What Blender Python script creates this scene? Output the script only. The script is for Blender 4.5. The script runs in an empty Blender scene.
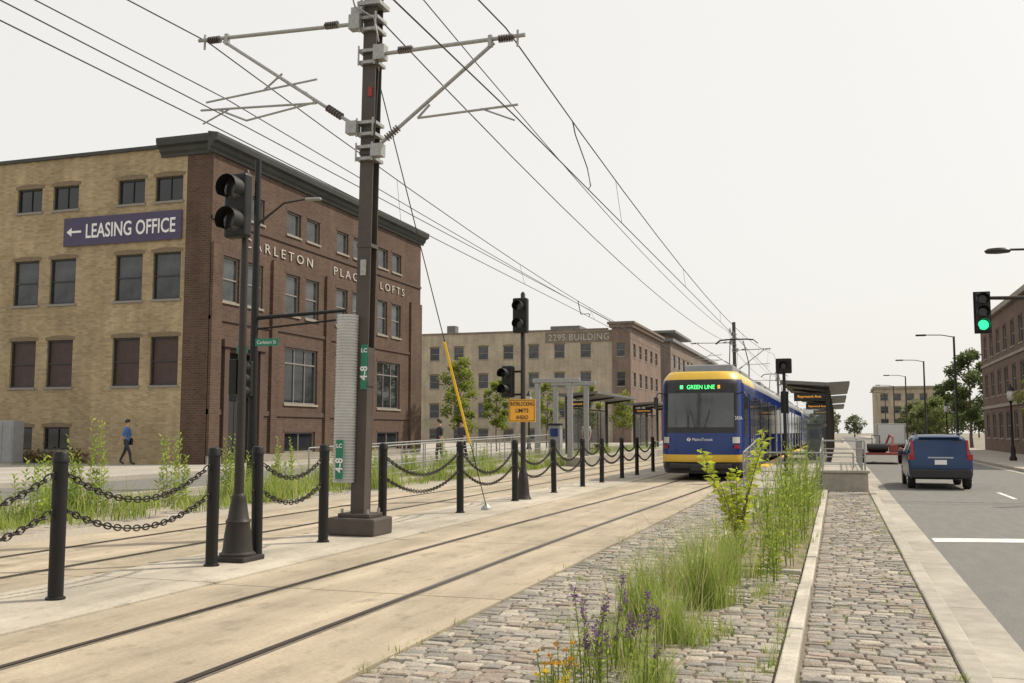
import bpy, bmesh, math, random
from mathutils import Vector, Matrix
R=random.Random(11)
scene=bpy.context.scene; COL=scene.collection
scene.view_settings.view_transform='Standard'; scene.view_settings.look='None'; scene.view_settings.exposure=0
rad=math.radians
# ---------------------------------------------------------------- materials
def nt(name):
    m=bpy.data.materials.new(name); m.use_nodes=True
    return m,m.node_tree.nodes,m.node_tree.links,m.node_tree.nodes['Principled BSDF']
def mat(name,col,rough=.8,var=.12,scale=6,metal=0,bump=0,bscale=60,emit=None,es=0,spec=.5,dirt=.0,stretch=None,clear=0):
    m,N,L,P=nt(name)
    tc=N.new('ShaderNodeTexCoord'); mp=N.new('ShaderNodeMapping'); L.new(tc.outputs['Object'],mp.inputs['Vector'])
    if stretch: mp.inputs['Scale'].default_value=stretch
    n=N.new('ShaderNodeTexNoise'); n.inputs['Scale'].default_value=scale; n.inputs['Detail'].default_value=6; n.inputs['Roughness'].default_value=.62
    L.new(mp.outputs[0],n.inputs['Vector'])
    mr=N.new('ShaderNodeMapRange'); mr.inputs[1].default_value=.3; mr.inputs[2].default_value=.7
    mr.inputs[3].default_value=1-var; mr.inputs[4].default_value=1+var
    L.new(n.outputs['Fac'],mr.inputs[0])
    vm=N.new('ShaderNodeVectorMath'); vm.operation='SCALE'; vm.inputs[0].default_value=col[:3]
    L.new(mr.outputs[0],vm.inputs['Scale'])
    out=vm.outputs[0]
    if dirt>0:
        n2=N.new('ShaderNodeTexNoise'); n2.inputs['Scale'].default_value=scale*.13; n2.inputs['Detail'].default_value=5; L.new(mp.outputs[0],n2.inputs['Vector'])
        m2=N.new('ShaderNodeMapRange'); m2.inputs[1].default_value=.35; m2.inputs[2].default_value=.65; m2.inputs[3].default_value=1-dirt; m2.inputs[4].default_value=1+dirt*.4
        L.new(n2.outputs['Fac'],m2.inputs[0])
        v2=N.new('ShaderNodeVectorMath'); v2.operation='SCALE'; L.new(out,v2.inputs[0]); L.new(m2.outputs[0],v2.inputs['Scale']); out=v2.outputs[0]
    L.new(out,P.inputs['Base Color'])
    P.inputs['Roughness'].default_value=rough; P.inputs['Metallic'].default_value=metal; P.inputs['Specular IOR Level'].default_value=spec
    if bump>0:
        nb=N.new('ShaderNodeTexNoise'); nb.inputs['Scale'].default_value=bscale; nb.inputs['Detail'].default_value=4; L.new(tc.outputs['Object'],nb.inputs['Vector'])
        b=N.new('ShaderNodeBump'); b.inputs['Strength'].default_value=bump; b.inputs['Distance'].default_value=.02
        L.new(nb.outputs['Fac'],b.inputs['Height']); L.new(b.outputs[0],P.inputs['Normal'])
    if emit:
        P.inputs['Emission Color'].default_value=(*emit,1); P.inputs['Emission Strength'].default_value=es
    if clear:
        t=N.new('ShaderNodeBsdfTransparent'); mx=N.new('ShaderNodeMixShader'); mx.inputs[0].default_value=clear
        L.new(P.outputs[0],mx.inputs[1]); L.new(t.outputs[0],mx.inputs[2]); L.new(mx.outputs[0],N['Material Output'].inputs[0])
    return m
def brick(name,c1,c2,mortar,sc=1.0):
    m,N,L,P=nt(name)
    tc=N.new('ShaderNodeTexCoord'); s=N.new('ShaderNodeSeparateXYZ'); L.new(tc.outputs['Object'],s.inputs[0])
    a=N.new('ShaderNodeMath'); a.operation='ADD'; L.new(s.outputs[0],a.inputs[0]); L.new(s.outputs[1],a.inputs[1])
    c=N.new('ShaderNodeCombineXYZ'); L.new(a.outputs[0],c.inputs[0]); L.new(s.outputs[2],c.inputs[1])
    b=N.new('ShaderNodeTexBrick'); L.new(c.outputs[0],b.inputs['Vector'])
    b.inputs['Scale'].default_value=1; b.inputs['Brick Width'].default_value=.26*sc; b.inputs['Row Height'].default_value=.095*sc
    b.inputs['Mortar Size'].default_value=.012*sc; b.inputs['Bias'].default_value=-.1
    b.inputs['Color1'].default_value=(*c1,1); b.inputs['Color2'].default_value=(*c2,1); b.inputs['Mortar'].default_value=(*mortar,1)
    n=N.new('ShaderNodeTexNoise'); n.inputs['Scale'].default_value=.55; n.inputs['Detail'].default_value=8; L.new(c.outputs[0],n.inputs['Vector'])
    mr=N.new('ShaderNodeMapRange'); mr.inputs[1].default_value=.3; mr.inputs[2].default_value=.7; mr.inputs[3].default_value=.84; mr.inputs[4].default_value=1.14
    L.new(n.outputs['Fac'],mr.inputs[0])
    mp=N.new('ShaderNodeMapping'); mp.inputs['Scale'].default_value=(2.2,.18,1); L.new(c.outputs[0],mp.inputs['Vector'])
    n2=N.new('ShaderNodeTexNoise'); n2.inputs['Scale'].default_value=1; n2.inputs['Detail'].default_value=5; L.new(mp.outputs[0],n2.inputs['Vector'])
    m2=N.new('ShaderNodeMapRange'); m2.inputs[1].default_value=.3; m2.inputs[2].default_value=.7; m2.inputs[3].default_value=.86; m2.inputs[4].default_value=1.10; L.new(n2.outputs['Fac'],m2.inputs[0])
    mm=N.new('ShaderNodeMath'); mm.operation='MULTIPLY'; L.new(mr.outputs[0],mm.inputs[0]); L.new(m2.outputs[0],mm.inputs[1])
    v=N.new('ShaderNodeVectorMath'); v.operation='SCALE'; L.new(b.outputs['Color'],v.inputs[0]); L.new(mm.outputs[0],v.inputs['Scale'])
    L.new(v.outputs[0],P.inputs['Base Color']); P.inputs['Roughness'].default_value=.9; P.inputs['Specular IOR Level'].default_value=.2
    bp=N.new('ShaderNodeBump'); bp.inputs['Strength'].default_value=.3; bp.inputs['Distance'].default_value=.01; bp.invert=True
    L.new(b.outputs['Fac'],bp.inputs['Height']); L.new(bp.outputs[0],P.inputs['Normal'])
    return m
def attrmat(name,rough=.85,transl=0,bump=0,bscale=50,nscale=9):
    m,N,L,P=nt(name)
    at=N.new('ShaderNodeAttribute'); at.attribute_name='Col'
    tc=N.new('ShaderNodeTexCoord'); n=N.new('ShaderNodeTexNoise'); n.inputs['Scale'].default_value=nscale; n.inputs['Detail'].default_value=8; n.inputs['Roughness'].default_value=.7; L.new(tc.outputs['Object'],n.inputs['Vector'])
    mr=N.new('ShaderNodeMapRange'); mr.inputs[1].default_value=.3; mr.inputs[2].default_value=.7; mr.inputs[3].default_value=.72; mr.inputs[4].default_value=1.22; L.new(n.outputs['Fac'],mr.inputs[0])
    v=N.new('ShaderNodeVectorMath'); v.operation='SCALE'; L.new(at.outputs['Color'],v.inputs[0]); L.new(mr.outputs[0],v.inputs['Scale'])
    L.new(v.outputs[0],P.inputs['Base Color']); P.inputs['Roughness'].default_value=rough; P.inputs['Specular IOR Level'].default_value=.25
    if bump:
        nb=N.new('ShaderNodeTexNoise'); nb.inputs['Scale'].default_value=bscale; nb.inputs['Detail'].default_value=5; L.new(tc.outputs['Object'],nb.inputs['Vector'])
        b=N.new('ShaderNodeBump'); b.inputs['Strength'].default_value=bump; b.inputs['Distance'].default_value=.015; L.new(nb.outputs['Fac'],b.inputs['Height']); L.new(b.outputs[0],P.inputs['Normal'])
    if transl:
        t=N.new('ShaderNodeBsdfTranslucent'); L.new(v.outputs[0],t.inputs['Color'])
        mx=N.new('ShaderNodeMixShader'); mx.inputs[0].default_value=transl
        L.new(P.outputs[0],mx.inputs[1]); L.new(t.outputs[0],mx.inputs[2]); L.new(mx.outputs[0],N['Material Output'].inputs[0])
    return m
def slabmat(name,col):
    m,N,L,P=nt(name)
    tc=N.new('ShaderNodeTexCoord'); s=N.new('ShaderNodeSeparateXYZ'); L.new(tc.outputs['Object'],s.inputs[0])
    def noise(scale,st,lo,hi,a=.3,b=.7):
        mp=N.new('ShaderNodeMapping'); mp.inputs['Scale'].default_value=st; L.new(tc.outputs['Object'],mp.inputs['Vector'])
        n=N.new('ShaderNodeTexNoise'); n.inputs['Scale'].default_value=scale; n.inputs['Detail'].default_value=8; n.inputs['Roughness'].default_value=.65; L.new(mp.outputs[0],n.inputs['Vector'])
        mr=N.new('ShaderNodeMapRange'); mr.inputs[1].default_value=a; mr.inputs[2].default_value=b; mr.inputs[3].default_value=lo; mr.inputs[4].default_value=hi; L.new(n.outputs['Fac'],mr.inputs[0]); return mr.outputs[0]
    def mul(a,b):
        k=N.new('ShaderNodeMath'); k.operation='MULTIPLY'; L.new(a,k.inputs[0]); L.new(b,k.inputs[1]); return k.outputs[0]
    f=mul(noise(1.6,(1,.10,1),.66,1.16),noise(30,(1,1,1),.84,1.12)); f=mul(f,noise(.5,(1,1,1),.76,1.14)); f=mul(f,noise(4,(1,.5,1),.60,1.03,.28,.45))
    d=N.new('ShaderNodeMath'); d.operation='DIVIDE'; L.new(s.outputs[1],d.inputs[0]); d.inputs[1].default_value=4.6
    fr=N.new('ShaderNodeMath'); fr.operation='FRACT'; L.new(d.outputs[0],fr.inputs[0])
    g=N.new('ShaderNodeMath'); g.operation='GREATER_THAN'; L.new(fr.outputs[0],g.inputs[0]); g.inputs[1].default_value=.006
    g2=N.new('ShaderNodeMapRange'); L.new(g.outputs[0],g2.inputs[0]); g2.inputs[3].default_value=.35; g2.inputs[4].default_value=1
    f=mul(f,g2.outputs[0])
    v=N.new('ShaderNodeVectorMath'); v.operation='SCALE'; v.inputs[0].default_value=col; L.new(f,v.inputs['Scale'])
    L.new(v.outputs[0],P.inputs['Base Color']); P.inputs['Roughness'].default_value=.85; P.inputs['Specular IOR Level'].default_value=.3
    nb=N.new('ShaderNodeTexNoise'); nb.inputs['Scale'].default_value=90; L.new(tc.outputs['Object'],nb.inputs['Vector'])
    b=N.new('ShaderNodeBump'); b.inputs['Strength'].default_value=.25; b.inputs['Distance'].default_value=.01; L.new(nb.outputs['Fac'],b.inputs['Height']); L.new(b.outputs[0],P.inputs['Normal'])
    return m
M={}
M['slab']=slabmat('track_concrete',(.41,.345,.255))
M['slab2']=slabmat('median_concrete',(.45,.405,.33))
M['conc']=mat('concrete',(.35,.32,.27),.88,.16,5,bump=.3,dirt=.22)
M['kerb']=mat('granite_kerb',(.45,.41,.345),.85,.18,14,bump=.4,dirt=.22)
M['walk']=mat('sidewalk_concrete',(.36,.33,.285),.9,.1,4,dirt=.15,bump=.2)
M['asph']=mat('asphalt',(.165,.156,.145),.9,.14,40,bump=.5,bscale=120,dirt=.10,stretch=(1,.25,1))
M['seal']=mat('tar_crack_seal',(.08,.075,.07),.7,.2,12)
M['ground']=mat('dirt',(.22,.2,.15),.95,.2,1.5,dirt=.2)
M['soil']=mat('soil',(.20,.165,.11),.95,.3,12,bump=.6,bscale=30)
M['bed']=mat('joint_sand',(.165,.145,.11),.95,.25,20)
M['grav']=mat('gravel',(.34,.30,.24),.95,.35,30,bump=.8,bscale=40)
M['wpaint']=mat('white_road_paint',(.62,.61,.58),.7,.2,20,dirt=.2)
M['rub']=mat('rubber_strip',(.14,.12,.095),.8,.25,10)
M['rail']=mat('rail_steel',(.12,.095,.08),.35,.2,12,metal=.8)
M['black']=mat('black_paint',(.0085,.008,.008),.5,.2,9,dirt=.2,spec=.35)
M['chain']=mat('dark_chain',(.025,.021,.018),.5,.3,30,metal=.4)
M['brown']=mat('brown_painted_steel',(.075,.061,.053),.5,.12,5,dirt=.2,spec=.35)
M['bronze']=mat('dark_bronze_steel',(.030,.025,.022),.5,.15,6,dirt=.15,spec=.35)
M['galv']=mat('galvanised_steel',(.33,.33,.32),.45,.18,20,metal=.5)
M['alu']=mat('corrugated_aluminium',(.46,.46,.45),.5,.08,8,metal=.1,dirt=.12)
M['wire']=mat('wire',(.035,.03,.03),.6,.1,2)
M['insul']=mat('insulator',(.08,.06,.055),.3,.1,5)
M['green']=mat('green_sign',(.01,.17,.10),.45,.05,3)
M['white']=mat('white_sign_paint',(.76,.76,.75),.5,.03,3)
M['letter']=mat('weathered_white_letters',(.50,.47,.43),.6,.08,3)
M['yb']=brick('yellow_brick',(.42,.325,.185),(.29,.215,.12),(.34,.29,.21))
M['yb2']=brick('tan_brick',(.42,.36,.27),(.36,.30,.215),(.38,.34,.27),1.4)  # tan paled and desaturated, distance haze painted into the brick colour
M['fadedsign']=mat('faded_sign_paint',(.20,.17,.13),.9,.2,3,dirt=.2)
M['fadedletter']=mat('faded_letter_paint',(.46,.43,.37),.9,.25,2,dirt=.2)
M['rb']=brick('dark_red_brick',(.118,.071,.050),(.078,.048,.037),(.125,.098,.078))
M['rb2']=brick('hazed_red_brick',(.205,.145,.118),(.17,.115,.095),(.22,.175,.145),1.4)  # red brick of the far building, bleached so its colour carries the haze
M['rb3']=brick('brown_red_brick',(.165,.108,.082),(.13,.083,.065),(.165,.13,.105),1.2)
M['bb']=brick('brown_brick',(.20,.16,.138),(.178,.138,.118),(.22,.18,.15),1.4)
M['corn']=mat('green_cornice',(.040,.044,.038),.6,.15,3,dirt=.2)
M['stone']=mat('limestone',(.28,.245,.20),.85,.12,4,dirt=.15)
M['frame']=mat('dark_window_frame',(.03,.03,.03),.5,.1,4)
M['framel']=mat('pale_window_frame',(.22,.205,.185),.6,.1,4)
M['glass']=mat('dark_glass',(.02,.023,.027),.06,.5,.35,spec=.6)
M['glassb']=mat('blinds_behind_glass',(.045,.05,.052),.08,1.0,.45,spec=.6)
M['clear']=mat('clear_shelter_glass',(.10,.12,.12),.08,.1,1,spec=.6,clear=.68)
M['board']=mat('red_brown_boards',(.05,.026,.02),.5,.25,3)
M['purple']=mat('purple_banner',(.06,.048,.105),.6,.1,1.5)
M['roof']=mat('roof_gravel',(.2,.19,.18),.95)
M['tblue']=mat('train_blue_paint',(.009,.032,.16),.22,.05,2)
M['tyel']=mat('train_yellow_paint',(.70,.45,.05),.3,.05,2,dirt=.08)
M['tblk']=mat('train_black_trim',(.014,.014,.016),.35,.1,4)
M['twin']=mat('train_window_glass',(.045,.05,.055),.06,.5,.6,spec=.9)
M['tgrey']=mat('train_roof_grey',(.28,.285,.29),.5,.1,4,dirt=.15)
M['ttrim']=mat('train_silver',(.42,.43,.44),.35,.05,3)
M['led']=mat('led_green',(.02,.3,.08),.5,0,2,emit=(.1,1,.25),es=1.8)
M['ledo']=mat('led_amber',(.4,.15,.02),.5,0,2,emit=(1,.45,.05),es=.9)
M['hl']=mat('headlight_lens',(.50,.50,.48),.15,.03,3)
M['cblue']=mat('car_blue_paint',(.018,.042,.105),.25,.05,2,metal=.3)
M['tyre']=mat('tyre_rubber',(.02,.02,.02),.8,.2,10)
M['rim']=mat('alloy_rim',(.45,.45,.46),.3,.05,3,metal=.7)
M['red']=mat('red_paint',(.26,.05,.038),.4,.1,4,dirt=.1)
M['redl']=mat('red_lamp_lens',(.30,.012,.012),.2,.05,3)
M['cream']=mat('cream_paint',(.50,.47,.42),.5,.06,3,dirt=.08)
M['bark']=mat('bark',(.13,.10,.075),.95,.3,20,bump=.6)
M['leaf']=attrmat('leaf_foliage',.6,.48)
M['cobble']=attrmat('cobblestone',.9,0,.9,45,22)
M['yguard']=mat('yellow_guard_plastic',(.80,.50,.02),.4,.06,3)
M['osign']=mat('amber_sign',(.78,.38,.03),.45,.03,3)
M['lensoff']=mat('dark_lens',(.02,.02,.02),.15,.1,3)
M['lensg']=mat('lit_green_lens',(.02,.4,.2),.3,0,3,emit=(.03,.9,.32),es=1.5)
M['canopy']=mat('canopy_metal',(.15,.145,.138),.5,.1,3,dirt=.1)
M['lamp']=mat('lamp_lens',(.5,.5,.46),.3)
M['lint']=mat('dark_brick_arch',(.19,.145,.09),.9,.2,8)
M['rlint']=mat('red_brick_arch',(.085,.052,.040),.9,.2,8)
# ---------------------------------------------------------------- mesh builder
class MB:
    def __init__(s): s.v=[];s.f=[];s.m=[];s.c=[];s.hc=False
    def add(s,vs,fs,mi=0,col=None):
        o=len(s.v); s.v.extend([tuple(p) for p in vs])
        for f in fs:
            s.f.append(tuple(i+o for i in f)); s.m.append(mi); s.c.append(col)
        if col: s.hc=True
    def box(s,x0,x1,y0,y1,z0,z1,mi=0,col=None):
        s.add([(x0,y0,z0),(x1,y0,z0),(x1,y1,z0),(x0,y1,z0),(x0,y0,z1),(x1,y0,z1),(x1,y1,z1),(x0,y1,z1)],
              [(0,3,2,1),(4,5,6,7),(0,1,5,4),(1,2,6,5),(2,3,7,6),(3,0,4,7)],mi,col)
    def cyl(s,p0,p1,r0,r1=None,n=12,mi=0,cap=True,col=None):
        if r1 is None: r1=r0
        p0=Vector(p0);p1=Vector(p1); d=(p1-p0).normalized()
        a=Vector((0,0,1)) if abs(d.z)<.9 else Vector((1,0,0))
        u=d.cross(a).normalized(); w=d.cross(u)
        vs=[];
        for p,r in ((p0,r0),(p1,r1)):
            for i in range(n):
                t=2*math.pi*i/n; vs.append(p+u*math.cos(t)*r+w*math.sin(t)*r)
        fs=[(i,i+n,(i+1)%n+n,(i+1)%n) for i in range(n)]
        if cap: fs+= [tuple(range(n)),tuple(range(2*n-1,n-1,-1))]
        s.add(vs,fs,mi,col)
    def tube(s,pts,r,n=6,mi=0,col=None,closed=False):
        pts=[Vector(p) for p in pts]; k=len(pts); vs=[]
        rs=r if isinstance(r,(list,tuple)) else [r]*k
        for i,p in enumerate(pts):
            if closed: d=(pts[(i+1)%k]-pts[i-1]).normalized()
            else: d=(pts[min(i+1,k-1)]-pts[max(i-1,0)]).normalized()
            a=Vector((0,0,1)) if abs(d.z)<.95 else Vector((0,1,0))
            u=d.cross(a).normalized(); w=d.cross(u)
            for j in range(n):
                t=2*math.pi*j/n; vs.append(p+u*math.cos(t)*rs[i]+w*math.sin(t)*rs[i])
        fs=[]
        for i in range(k if closed else k-1):
            i2=(i+1)%k
            for j in range(n): fs.append((i*n+j,i2*n+j,i2*n+(j+1)%n,i*n+(j+1)%n))
        if not closed: fs+=[tuple(range(n)),tuple(range(k*n-1,(k-1)*n-1,-1))]
        s.add(vs,fs,mi,col)
    def lathe(s,prof,n=16,mi=0,cx=0,cy=0):
        vs=[];k=len(prof)
        for r,z in prof:
            for j in range(n):
                t=2*math.pi*j/n; vs.append((cx+r*math.cos(t),cy+r*math.sin(t),z))
        fs=[(i*n+j,i*n+(j+1)%n,(i+1)*n+(j+1)%n,(i+1)*n+j) for i in range(k-1) for j in range(n)]
        fs+=[tuple(range(n-1,-1,-1)),tuple((k-1)*n+j for j in range(n))]
        s.add(vs,fs,mi)
    def prism(s,poly,axis,a0,a1,mi=0):
        n=len(poly); vs=[]
        for a in (a0,a1):
            for p,q in poly:
                vs.append((a,p,q) if axis=='x' else (p,a,q) if axis=='y' else (p,q,a))
        fs=[(i,(i+1)%n,(i+1)%n+n,i+n) for i in range(n)]+[tuple(range(n-1,-1,-1)),tuple(range(n,2*n))]
        s.add(vs,fs,mi)
    def mesh(s,name,mats,smooth=False):
        me=bpy.data.meshes.new(name); me.from_pydata(s.v,[],s.f)
        for m in mats: me.materials.append(M[m] if isinstance(m,str) else m)
        me.polygons.foreach_set('material_index',s.m)
        if s.hc:
            at=me.color_attributes.new('Col','FLOAT_COLOR','CORNER'); buf=[]
            for f,c in zip(s.f,s.c):
                c=c or (.3,.3,.3); buf.extend((c[0],c[1],c[2],1.0)*len(f))
            at.data.foreach_set('color',buf)
        if smooth:
            me.polygons.foreach_set('use_smooth',[True]*len(s.f))
            try: me.set_sharp_from_angle(angle=rad(40))
            except Exception: pass
        me.update(); return me
def mkobj(name,me,parent=None,loc=(0,0,0),rot=(0,0,0)):
    o=bpy.data.objects.new(name,me); COL.objects.link(o); o.location=loc; o.rotation_euler=rot
    if parent: o.parent=parent
    return o
def thing(name,label,cat,loc=(0,0,0),rotz=0,group=None):
    o=bpy.data.objects.new(name,None); COL.objects.link(o); o.location=loc; o.rotation_euler=(0,0,rotz); o.empty_display_size=.3
    o['label']=label; o['category']=cat
    if group: o['group']=group
    return o
def part(name,mb,mats,parent,smooth=False,bevel=0,loc=(0,0,0),rot=(0,0,0),label=None,seg=2):
    o=mkobj(name,mb.mesh(name,mats,smooth),parent,loc,rot)
    if bevel:
        b=o.modifiers.new('Bevel','BEVEL'); b.width=bevel; b.segments=seg; b.limit_method='ANGLE'; b.angle_limit=rad(40)
    if label: o['label']=label
    return o
def boxpart(name,m,parent,dims,bevel=0,**k):
    mb=MB(); mb.box(*dims); return part(name,mb,[m],parent,bevel=bevel,**k)
def struct(name,mb,mats,label=None,smooth=False,bevel=0):
    o=part(name,mb,mats,None,smooth,bevel); o['kind']='structure'
    if label:o['label']=label
    return o
def single(name,mb,mats,label,cat,loc=(0,0,0),group=None,smooth=False,bevel=0,rot=(0,0,0),kind=None):
    o=part(name,mb,mats,None,smooth,bevel,loc,rot); o['label']=label;o['category']=cat
    if group:o['group']=group
    if kind:o['kind']=kind
    return o
def copy_thing(root,loc,rotz=None,label=None):
    def rec(o,par):
        c=o.copy(); COL.objects.link(c)
        if par: c.parent=par
        for ch in list(o.children): rec(ch,c)
        return c
    c=rec(root,None); c.location=loc
    if rotz is not None: c.rotation_euler=(c.rotation_euler[0],c.rotation_euler[1],rotz)
    if label: c['label']=label
    return c
def text(s,size,m,parent,loc,rot,name='lettering',ext=.004,space=1.0,off=0,align='CENTER',line=1.0,sx=1.0,fit=None):
    cu=bpy.data.curves.new(name,'FONT'); cu.body=s; cu.size=size; cu.extrude=ext; cu.space_character=space; cu.offset=off
    cu.align_x=align; cu.align_y='CENTER'; cu.space_line=line; cu.resolution_u=3
    t=bpy.data.objects.new('tmp',cu); COL.objects.link(t); bpy.context.view_layer.update()
    me=bpy.data.meshes.new_from_object(t.evaluated_get(bpy.context.evaluated_depsgraph_get()))
    bpy.data.objects.remove(t); me.name=name; me.materials.clear(); me.materials.append(M[m])
    xs=[v.co.x for v in me.vertices]; ys=[v.co.y for v in me.vertices]
    cx=(max(xs)+min(xs))/2; cy=(max(ys)+min(ys))/2
    k=(fit/(max(xs)-min(xs))) if fit else sx
    for v in me.vertices: v.co.x=(v.co.x-cx)*k; v.co.y-=cy
    return mkobj(name,me,parent,loc,rot)
FY=(rad(90),0,0); FX=(rad(90),0,rad(90))
# ---------------------------------------------------------------- camera, light, sky
cam=bpy.data.cameras.new('camera'); co=bpy.data.objects.new('camera',cam); COL.objects.link(co)
cam.lens=35; cam.sensor_width=36; cam.clip_end=3000; cam.clip_start=.1
co.location=(0,0,1.6); co.rotation_euler=(rad(90+5.19),0,rad(18.05)); scene.camera=co
sd=Vector((.60,.52,.90)).normalized()
sl=bpy.data.lights.new('sun','SUN'); sl.energy=4.2; sl.angle=rad(1.2); sl.color=(1,.92,.78)
so=bpy.data.objects.new('sun',sl); COL.objects.link(so); so.rotation_euler=sd.to_track_quat('Z','Y').to_euler()
w=bpy.data.worlds.new('World'); scene.world=w; w.use_nodes=True
N=w.node_tree.nodes; L=w.node_tree.links; bg=N['Background']; bg.inputs[1].default_value=.1
sky=N.new('ShaderNodeTexSky'); sky.sky_type='NISHITA'; sky.sun_disc=False; sky.sun_elevation=math.asin(sd.z); sky.sun_rotation=math.atan2(sd.x,sd.y)
sky.dust_density=6; sky.air_density=1
mx=N.new('ShaderNodeMix'); mx.data_type='RGBA'; mx.inputs[0].default_value=.80
L.new(sky.outputs[0],mx.inputs[6]); mx.inputs[7].default_value=(10.5,10.2,9.65,1); L.new(mx.outputs[2],bg.inputs[0])
# ---------------------------------------------------------------- ground & paving
Y0,Y1=-30,420
mb=MB()
prof=[(-1500,.10),(-15.0,.10),(-11.3,-.17),(1500,-.17)]
for (xa,za),(xb,zb) in zip(prof,prof[1:]):
    mb.add([(xa,-1500,za),(xb,-1500,zb),(xb,1500,zb),(xa,1500,za)],[(0,1,2,3)])
struct('ground',mb,['ground'],'bare earth ground under the street')
def smooth(t): t=max(0,min(1,t)); return t*t*(3-2*t)
def tcx(y): return -4.75+.42*smooth((y-11)/22)
def fcx(y): return -9.5
mb=MB(); mb.box(-6.3,-3.1,Y0,Y1,-.4,0); struct('track_slab_pavement',mb,['slab'],'tan concrete slab around the near rails')
mb=MB(); mb.box(-7.92,-6.31,Y0,Y1,-.4,.015); struct('median_pavement',mb,['slab2'],'concrete strip between the two tracks')
mb=MB(); mb.box(-11.3,-7.93,Y0,Y1,-.4,0); struct('track_slab_pavement',mb,['slab'],'tan concrete slab around the far rails')
mb=MB(); mb.box(-3.09,.74,Y0,60,-.4,-.018); struct('joint_bed_ground',mb,['bed'],'sand bed between the cobblestones')
mb=MB()
nx,ny=8,90
for i in range(nx):
    for j in range(ny):
        def P(i,j):
            x=-1.60+1.16*i/nx; y=12+16.4*j/ny
            return (x,y,.005+.05*math.sin(math.pi*i/nx)+.015*math.sin(i*3.1+j*1.7))
        mb.add([P(i,j),P(i+1,j),P(i+1,j+1),P(i,j+1)],[(0,1,2,3)])
struct('planting_strip_ground',mb,['soil'],'weedy soil strip between granite kerbs')
def kerbrun(mb,x0,x1,y0,y1,zb,zt,seg=2.4,jit=.006):
    y=y0
    while y<y1:
        e=min(y+seg,y1); d=R.uniform(-jit,jit); h=R.uniform(-jit,jit)
        mb.box(x0+d,x1+d,y,e-.012,zb,zt+h); y=e
mb=MB(); kerbrun(mb,-.42,-.30,-6,28.5,-.2,.045); struct('granite_kerb',mb,['kerb'],'pale granite kerb beside the planting strip',bevel=.012)
mb=MB(); kerbrun(mb,-1.74,-1.62,12,28.5,-.2,.045); kerbrun(mb,-1.60,-.44,11.86,11.98,-.2,.045); struct('granite_kerb',mb,['kerb'],'pale granite kerb on the track side of the planting strip',bevel=.012)
mb=MB(); kerbrun(mb,.75,.92,-10,200,-.3,.01,3.0,.003); struct('road_kerb',mb,['conc'],'concrete kerb along the road',bevel=.02)
mb=MB(); kerbrun(mb,.925,1.36,-10,300,-.3,-.142,3.0,.0); struct('gutter',mb,['conc'],'concrete gutter pan')
mb=MB(); mb.box(1.365,7.25,Y0,Y1,-.3,-.15); struct('road',mb,['asph'],'two-lane asphalt road')
mb=MB(); mb.box(7.255,7.6,Y0,Y1,-.3,-.142); struct('gutter',mb,['conc'],'concrete gutter pan by the pavement')
mb=MB(); mb.box(7.605,12.6,Y0,Y1,-.3,-.0); struct('sidewalk',mb,['walk'],'concrete pavement beside the road',bevel=.02)
mb=MB()
mb.add([(-13.2,Y0,.06),(-11.31,Y0,-.01),(-11.31,Y1,-.01),(-13.2,Y1,.06)],[(0,1,2,3)]); struct('gravel_strip',mb,['grav'],'gravel and stone strip beside the far track')
mb=MB(); mb.box(-14.9,-14.72,Y0,Y1,-.1,.27); mb.box(-14.7,-14.3,Y0,Y1,-.1,.12); struct('road_kerb',mb,['conc'],'concrete kerb of the far roadway')
mb=MB(); mb.box(-20.6,-14.91,Y0,Y1,-.1,.14); struct('road',mb,['asph'],'far roadway')
mb=MB(); mb.box(-90,-20.61,-30,420,-.1,.30); struct('sidewalk',mb,['walk'],'pavement along the brick buildings',bevel=.02)
mb=MB()
mb.add([(1.42,17.4,-.145),(7.2,18.7,-.145),(7.2,19.3,-.145),(1.42,18.0,-.145)],[(0,1,2,3)])
for y in range(29,220,9):
    mb.add([(4.3,y,-.145),(4.42,y,-.145),(4.42,y+3,-.145),(4.3,y+3,-.145)],[(0,1,2,3)])
struct('road_markings',mb,['wpaint'],'white painted stop line and lane lines')
mb=MB()
for (x,y,l,w_) in ((4.0,10,8,.014),(5.6,22,12,.016),(3.1,44,14,.02)):
    k=24; ph=R.uniform(0,6); pts=[(x+.10*math.sin(i*.7+ph)+.04*R.uniform(-1,1),y+l*i/k) for i in range(k+1)]; q=[(px-w_,py,-.146) for px,py in pts]+[(px+w_,py,-.146) for px,py in pts]
    mb.add(q,[(i,i+k+1,i+k+2,i+1) for i in range(k)])
struct('road_patches',mb,['seal'],'dark tar seal lines on the asphalt')
for k,(cf,off) in enumerate(((tcx,-.7175),(tcx,.7175),(fcx,-.7175),(fcx,.7175))):
    mb=MB(); ys=[Y0+ i*1.0 for i in range(0,70)]+[40+i*10 for i in range(1,34)]
    for a,b in zip(ys,ys[1:]):
        xa=cf(a)+off; xb=cf(b)+off
        for x0,x1,z,mi in ((-.052,-.030,.004,0),(.030,.060,.004,0),(-.028,.028,.011,1)):
            mb.add([(xa+x0,a,z),(xa+x1,a,z),(xb+x1,b,z),(xb+x0,b,z)],[(0,1,2,3)],mi)
    single('tram_rail',mb,['rub','rail'],'steel rail set flush in the concrete slab','rail',group='tram rails')
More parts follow.
